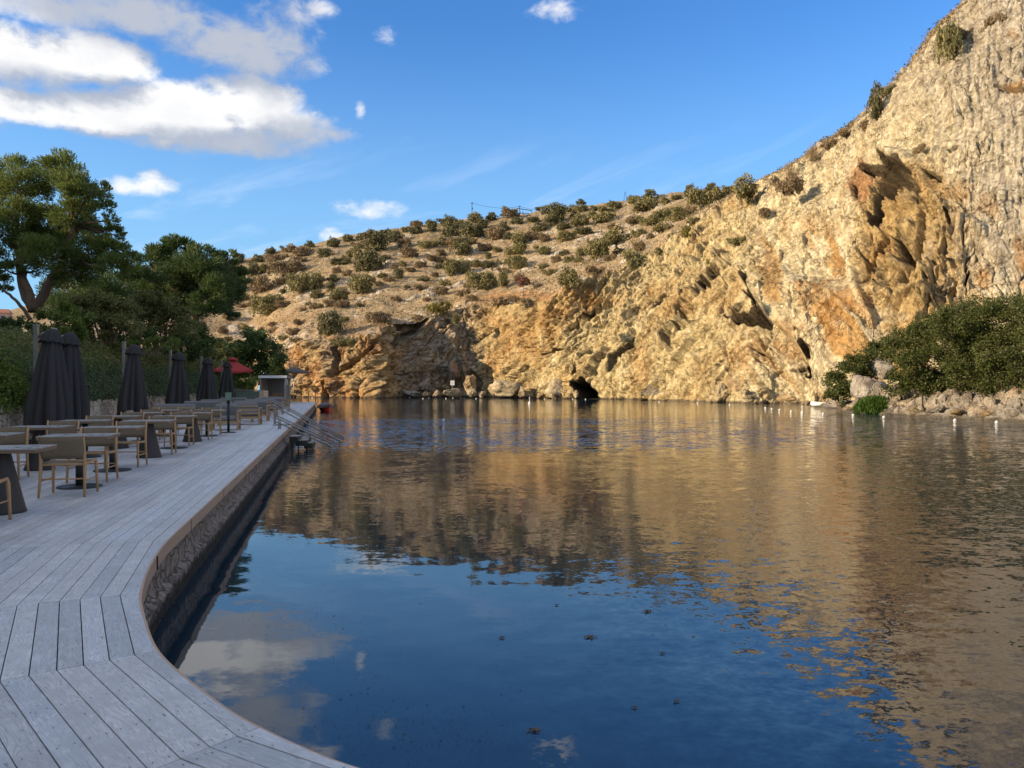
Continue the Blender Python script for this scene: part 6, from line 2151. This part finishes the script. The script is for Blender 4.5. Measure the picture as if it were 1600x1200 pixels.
keyset = {}
for i, (px, py, w, h, kind) in enumerate(BUSHES):
    keyset.setdefault((KN[kind], wsize(w), ZONE(px, py), SIDE(px)), []).append(i)
for i, (px, py, w, h, kind) in enumerate(BUSHES):
    q = hill_at(px, py)
    me = BM[kind][i % 3]
    o = link('shrub', me)
    sc_ = w / FPX * q[1] * .70
    o.location = (q[0], q[1] + sc_ * .1, q[2] - .12 * sc_)
    o.scale = (sc_, sc_, h / FPX * q[1] * 1.42)
    o.rotation_euler = (0, 0, r5.uniform(0, 6.28))
    k = (KN[kind], wsize(w), ZONE(px, py), SIDE(px))
    lab = '%s %s bush %s %s' % (k[1], k[0], k[2], k[3])
    grp = 'bushes on the hillside'
    if len(keyset[k]) > 1:
        mem = sorted(keyset[k], key=lambda j: BUSHES[j][0]); r_ = mem.index(i)
        if len(mem) <= 3: lab += ', ' + (['left one', 'right one'] if len(mem) == 2 else ['leftmost', 'middle one', 'rightmost'])[r_]
        else: lab += ', ' + (['first', 'second', 'third', 'fourth', 'fifth', 'sixth', 'seventh', 'eighth', 'ninth', 'tenth', 'eleventh', 'twelfth', 'thirteenth', 'fourteenth', 'fifteenth', 'sixteenth', 'seventeenth', 'eighteenth', 'nineteenth'] + ['twenty-' + q for q in ('first', 'second', 'third', 'fourth', 'fifth', 'sixth', 'seventh', 'eighth', 'ninth')] + ['%dth' % q for q in range(30, 80)])[r_] + ' from the left'
    tag(o, lab, 'bush', grp)

CB = [(1376, 186, 46, 62, 'dark', 'dense dark bush standing on the cliff skyline'), (1392, 150, 30, 22, 'olive', 'small grey green bush just above the dark skyline bush'), (1482, 98, 60, 76, 'olive', 'large olive bush on the cliff near the top of the picture'), (1275, 252, 30, 36, 'dry', 'bare twiggy bush on the cliff skyline'),
      (1240, 282, 40, 40, 'dry', 'spreading bare shrub at the cliff rim right of the olive bushes'), (1360, 205, 40, 22, 'brown', 'dry brown bush below the dark skyline bush'), (1108, 415, 22, 16, 'yellow', 'small yellow green bush in a fold of the slanting cliff'), (1152, 383, 34, 18, 'olive', 'olive bush lying in the slanting cliff gully'),
      (1300, 232, 40, 18, 'brown', 'low dry bush along the cliff rim, middle of the slope'), (1325, 215, 36, 16, 'brown', 'low dry bush along the cliff rim higher up'), (1440, 242, 28, 20, 'brown', 'brown bush hanging above the big cave'), (1200, 340, 30, 20, 'brown', 'dry bush under the rim olive bushes'),
      (1130, 400, 26, 14, 'brown', 'dry bush low in the slanting gully'), (938, 555, 14, 12, 'dark', 'small dark bush clinging to the cliff face'), (948, 556, 12, 9, 'brown', 'tiny brown bush clinging beside the small dark one'), (1550, 40, 40, 24, 'brown', 'dry bush near the top right of the cliff'), (1505, 60, 30, 20, 'brown', 'dry bush right of the large olive cliff bush')]
for i, (px, py, w, h, kind, lab) in enumerate(CB):
    q = cliff_at(px, py)
    o = link('shrub', BM[kind][i % len(BM[kind])])
    sc_ = w / FPX * q[1] * .56
    o.location = (q[0], q[1] - sc_ * .1, q[2] - .1 * sc_)
    o.scale = (sc_, sc_ * .8, h / FPX * q[1] * 1.1)
    o.rotation_euler = (0, 0, r5.uniform(0, 6.28))
    tag(o, lab, 'bush', 'bushes clinging to the cliff')

# ---- loose stones and dry grass that nobody could count
rs = np.random.RandomState(71)
n = 4200
ii = (rs.uniform(0, 1, n) ** 1.25 * (NH - 30)).astype(int) + 4; jj = rs.randint(8, len(HX) - 90, n)
pos = HV[ii, jj]
keep = fbm(pos / 9.0, 3, 231) + rs.normal(size=n) * .2 > 0.0
pos = pos[keep]; n = len(pos)
ico = bmesh.new(); bmesh.ops.create_icosphere(ico, subdivisions=1, radius=1); IV = np.array([v.co[:] for v in ico.verts]); IF = np.array([[v.index for v in f.verts] for f in ico.faces]); ico.free()
sz = rs.uniform(.12, .42, n) * (1 + 1.2 * (rs.uniform(0, 1, n) > .93))
V = pos[:, None] + (IV[None] * rs.uniform(.6, 1.3, (n, 12, 1))) * sz[:, None, None] * np.array((1.2, 1.0, .65))
F = (IF[None] + 12 * np.arange(n)[:, None, None]).reshape(-1, 3)
col = np.repeat(np.array((.50, .44, .35)) * rs.uniform(.6, 1.15, (n, 1)), 12, 0)
tag(link('loose_stones', mesh_np('loose_stones', V.reshape(-1, 3), F, ROCK, False, col)), kind='stuff')
n = 60000
ii = (rs.uniform(0, 1, n) ** 1.0 * (NH - 20)).astype(int) + 3; jj = rs.randint(8, len(HX) - 90, n)
pos = HV[ii, jj] + rs.normal(size=(n, 3)) * np.array((.5, .5, .0))
pn = fbm(pos / np.array((11.0, 7.0, 7.0)), 4, 851) + .22 * (ii / NH)
ok = pn > .13
pos = pos[ok]; pn = pn[ok]
pos[:, 2] += rs.uniform(.0, .75, len(pos)) * np.clip((pn - .13) * 4, .15, 1)
V, F = leaf_quads(pos, .42, rs, .5)
tag(link('dwarf_scrub', mesh_np('dwarf_scrub', V, F, leaf_mat('dwarf_scrub_leaves', (0.115, 0.090, 0.042), (0.24, 0.195, 0.095), .15, .8, None, .12))), kind='stuff')
n = 26000
ii = (rs.uniform(0, 1, n) ** 1.4 * (NH - 20)).astype(int) + 1; jj = rs.randint(8, len(HX) - 90, n)
pos = HV[ii, jj] + rs.normal(size=(n, 3)) * np.array((.3, .3, .02))
gr = leaf_mat('dry_grass', (0.22, 0.15, 0.075), (0.44, 0.32, 0.17), .2, .8, None, .3)
V, F = leaf_quads(pos + np.array((0, 0, .16)), .55, rs, .22, np.tile(np.array((0, 0, 1.0)), (n, 1)), .6)
tag(link('dry_grass', mesh_np('dry_grass', V, F, gr)), kind='stuff')

# ------------------------------------------------------------------ ridge: utility poles, wires, frame, distant trees
def ridge_at(px): return hill_at(px, 100)


for i, (px, top, lab) in enumerate(((737.5, 315.5, 'tall thin utility pole on the ridge, left of the two'), (812, 321, 'thin utility pole on the ridge above the dark roof frame'))):
    q = ridge_at(px); D = q[1] + 4
    zt = EYE + (HY - top) / FPX * D
    x = (px - 800) / FPX * D
    t = tag(empty('utility_pole', (x, D, q[2] - .5)), lab, 'utility pole', 'utility poles on the ridge')
    H = zt - q[2] + .5
    MB().tube([(0, 0, 0), (0, 0, H)], [.16, .10], 8).build('pole', BLACK, t)
    MB().box((0, 0, H - .5), (1.0, .10, .10)).build('crossarm', BLACK, t)
    MB().lathe([(.05, 0), (.12, .1), (.12, .5), (.05, .6)], 8, (.18, 0, H - 2.6)).build('transformer', BLACK, t)
    if i == 0: A0 = Vector((x, D, zt - .3))
    else: A1 = Vector((x, D, zt - .3))
A2 = Vector(W(868, 328, 262)); A2.y = 262


def wire(a, b, sag, lab):
    pts = []
    for k in range(17):
        f = k / 16
        q = a.lerp(b, f); q.z -= sag * 4 * f * (1 - f); pts.append(q - a)
    o = MB().tube(pts, .045, 5).build('overhead_wire', BLACK); o.location = a
    return tag(o, lab, 'wire', 'wires between the poles')


wire(A0, A1, 1.1, 'sagging overhead wire between the two ridge poles')
wire(A1, A2, .6, 'overhead wire running right from the second ridge pole to the trees')
D = ridge_at(815)[1] + 3; z0 = ridge_at(815)[2]
t = tag(empty('roof_frame', ((817 - 800) / FPX * D, D, z0 - .3)), 'dark open roof frame standing on the ridge beneath the wires', 'roof frame')
u = D / FPX
fr = MB()
fr.tube([(-18 * u, 0, 1.6), (-9 * u, 0, 2.8), (14 * u, 0, 2.1)], .13, 6); fr.build('rafter', BLACK, t)
fr = MB(); fr.tube([(-18 * u, 0, 1.3), (16 * u, 0, 1.0)], .11, 6); fr.build('beam', BLACK, t)
for x in (-18, -9, 0, 14): MB().tube([(x * u, 0, 0), (x * u, 0, 2.0 if x != -18 else 2.4)], .11, 6).build('post', BLACK, t)
q = ridge_at(980)
t = tag(empty('lattice_mast', (q[0], q[1] + 5, q[2] - .5)), 'tiny lattice mast on the skyline right of the ridge pines', 'mast')
m_ = MB()
for s in (-1, 1): m_.tube([(s * .7, 0, 0), (s * .15, 0, 4.6)], .05, 4)
for k in range(5): m_.tube([(-.7 + k * .11, 0, k * .9), (.7 - (k + 1) * .11, 0, (k + 1) * .9)], .035, 4)
m_.build('lattice', BLACK, t)
for i, (px, w, h, lab) in enumerate(((908, 24, 15, 'small umbrella shaped pine on the ridge skyline'), (745, 18, 12, 'dark little ridge tree beside the left pole'), (838, 18, 10, 'dark little ridge tree right of the roof frame'), (786, 16, 8, 'low dark ridge tree left of the roof frame'), (688, 20, 10, 'flat topped dark tree on the ridge left of the poles'), (1162, 6, 12, 'tiny dark cypress on the skyline before the cliff'))):
    q = ridge_at(px); D = q[1] + 1.5; u = D / FPX
    t = tag(empty('ridge_tree', (q[0], D, q[2] - .3)), lab, 'tree', 'little trees on the ridge')
    o = link('crown', BM['dark'][i % 3], t); o.scale = (w * u * .55, w * u * .5, h * u * .75); o.location = (0, 0, h * u * .42)
    MB().tube([(0, 0, 0), (0, 0, h * u * .6)], .10, 6).build('trunk', BARK, t)

# ------------------------------------------------------------------ things on the water and shore
BUOYM = mottled('white_buoy', (0.60, 0.58, 0.54), 0.05, 6, 0.4, 0.4)
BUO = [(615, 621.2), (640, 621.2), (661, 623), (670, 622), (681, 621.4), (697, 623.0), (708, 622), (720, 622), (744, 623), (488, 622.2), (851, 624), (895, 624), (915, 624.2), (1030, 628), (1090, 630), (1140, 633), (1196, 638), (1206, 639.5), (1218, 641), (1236, 643.5), (1286, 647), (1333, 649.3), (1381, 652.4), (1492, 657.5), (1557, 660.5), (693, 657.5)]
b0 = None
for i, (px, py) in enumerate(BUO):
    q = on_plane(px, py, WZ)
    r_ = max(.10, 1.9 / FPX * q[1]) if px < 1100 else 2.6 / FPX * q[1]
    r_ = min(r_, .095)
    if b0 is None:
        b0 = MB().lathe([(.3, -.95), (.85, -.5), (1.0, 0), (.85, .5), (.4, .9), (.12, 1.0), (.12, 1.15), (.01, 1.16)], 14).mesh('buoy', BUOYM)
    o = link('buoy', b0); o.location = (q[0], q[1], WZ + r_ * .3); o.scale = (r_,) * 3
    lab = 'small round white buoy on the far water below the rocks' if i < 13 else 'small white buoy on the water before the right rock group' if i < 20 else 'round white buoy floating along the right bank' if i < 25 else 'lone white buoy out on the open water'
    lab = ('leftmost ' if i in (9, 13, 20) else 'rightmost ' if i in (12, 19, 24) else '') + lab
    tag(o, lab, 'buoy', {0: 'buoys under the far rocks', 1: 'buoys before the right rocks', 2: 'buoys along the right bank', 3: 'lone buoy'}[0 if i < 13 else 1 if i < 20 else 2 if i < 25 else 3])
for px, py, lab in ((827.5, 630.5, 'white cone topped marker buoy alone on the far water'), (1253.5, 645.5, 'white cone topped marker buoy near the dinghy')):
    q = on_plane(px, py, WZ)
    t = tag(empty('marker_buoy', tuple(q)), lab, 'marker buoy')
    s_ = 2.4 / FPX * q[1]
    MB().lathe([(s_ * .7, -.15), (s_, 0), (s_ * .8, s_ * .7), (s_ * .25, s_ * 1.6), (.03, s_ * 3.4)], 14).build('float', BUOYM, t)
    MB().lathe([(s_ * .35, 0), (s_ * .40, .08), (.03, .2)], 10, (0, 0, s_ * 3.2)).build('topmark', BUOYM, t)
q = W(707, 606, 127.4)
t = tag(empty('notice_board', tuple(q + np.array((0, 0, -.6)))), 'small white square notice on a post among the shore rocks', 'notice board')
MB().tube([(0, 0, -.6), (0, 0, 1.3)], .04, 6).build('post', GREYP, t)
pn = MB().box((0, -.06, 1.42), (.66, .04, .78)).build('panel', WHITEP, t)
for k in range(3): MB().box((0, -.083, 1.6 - k * .18), (.40, .006, .06)).build('printed_line', GREYP, pn)
# white dinghy
q = on_plane(1277, 633.5, WZ)
t = tag(empty('white_dinghy', (q[0], q[1] - 1.2, WZ), R(70)), 'little white dinghy drawn up at the foot of the right bank', 'dinghy')
V, F = boat_hull(2.2, .95, .34)
MB().add(V, F, True).build('hull', WHITEP, t)
MB().box((0, -.2, .22), (.72, .22, .03)).build('thwart', CREAMP, t); MB().box((0, -1.05, .26), (.70, .03, .24)).build('transom', WHITEP, t)
# swimming line far along the headland
a = on_plane(470, 620.5, WZ); c = on_plane(735, 621.5, WZ)

# floating weed: bits on the near water
rs = np.random.RandomState(81)
pts = []
for (px, py, spx, spy, n_) in ((450, 905, 60, 25, 260), (480, 970, 45, 14, 240), (600, 865, 70, 18, 300), (480, 845, 60, 12, 220), (590, 1060, 50, 25, 260), (640, 1130, 110, 30, 800), (700, 1160, 90, 20, 500), (790, 1060, 30, 25, 140), (560, 1010, 60, 30, 160), (780, 900, 120, 30, 160), (660, 930, 90, 30, 160), (420, 950, 40, 20, 160), (1000, 800, 120, 14, 160), (560, 820, 60, 10, 160), (520, 1150, 70, 30, 260)):
    for _ in range(int(n_ * .45)):
        x, y = px + rs.normal() * spx, py + rs.normal() * spy
        if y < 780: continue
        q = on_plane(x, y, WZ + .004)
        if q[0] < edge_x(max(q[1], 2.95)) + .12: continue
        pts.append(q)
P = np.array(pts)
n = len(P)
a = rs.uniform(0, 6.28, n)
ax = np.stack((np.cos(a), np.sin(a), np.zeros(n)), 1); bx = np.stack((-np.sin(a), np.cos(a), rs.uniform(-.15, .15, n)), 1)
L_ = (rs.uniform(.002, .008, n) * (1 + 1.2 * (rs.uniform(0, 1, n) > .9)))[:, None]; Wd_ = L_ * rs.uniform(.08, .25, (n, 1))
V = np.stack((P - ax * L_, P + bx * Wd_, P + ax * L_, P - bx * Wd_), 1); V[:, 1, 2] += .004; V[:, 3, 2] += .002
tag(link('floating_weed', mesh_np('floating_weed', V.reshape(-1, 3), np.arange(4 * n).reshape(n, 4), mottled('dead_weed', (0.055, 0.048, 0.028), .4, 9, .8, .1))), kind='stuff')
cl = []
for (px, py, w) in ((1010, 955, 12), (921, 995, 14), (785, 996, 8), (992, 1105, 8), (1057, 1095, 9), (835, 1140, 16), (1035, 1020, 7), (870, 945, 6)):
    q = on_plane(px, py, WZ + .006); r_ = w / FPX * q[1] * .55; m = 60
    d = rs.normal(size=(m, 3)) * np.array((r_ * .55, r_ * .4, .004)); d[:, 2] = np.abs(d[:, 2])
    V, F = leaf_quads(d, r_ * .6, rs, .3, rs.normal(size=(m, 3)) * np.array((1, 1, .1)), .2)
    o = link('weed_clump', mesh_np('weed_clump', V, F, mottled('brown_weed', (0.20, 0.125, 0.06), .3, 20, .8, .1)), None, q)
    cl.append((o, px, py))
for (o, px, py), lab in zip(cl, ('left brown weed tuft of the pair on the middle water', 'largest brown weed tuft left on the blue middle water', 'small weed tuft below the water centre', 'brown weed tuft near the lower right, left of its twin', 'brown weed tuft near the lower right, right of its twin', 'wide brown weed tuft near the bottom of the lake', 'faint little weed tuft right of the largest one', 'tiny weed tuft above the largest one')):
    tag(o, lab, 'weed', 'tufts of floating weed')
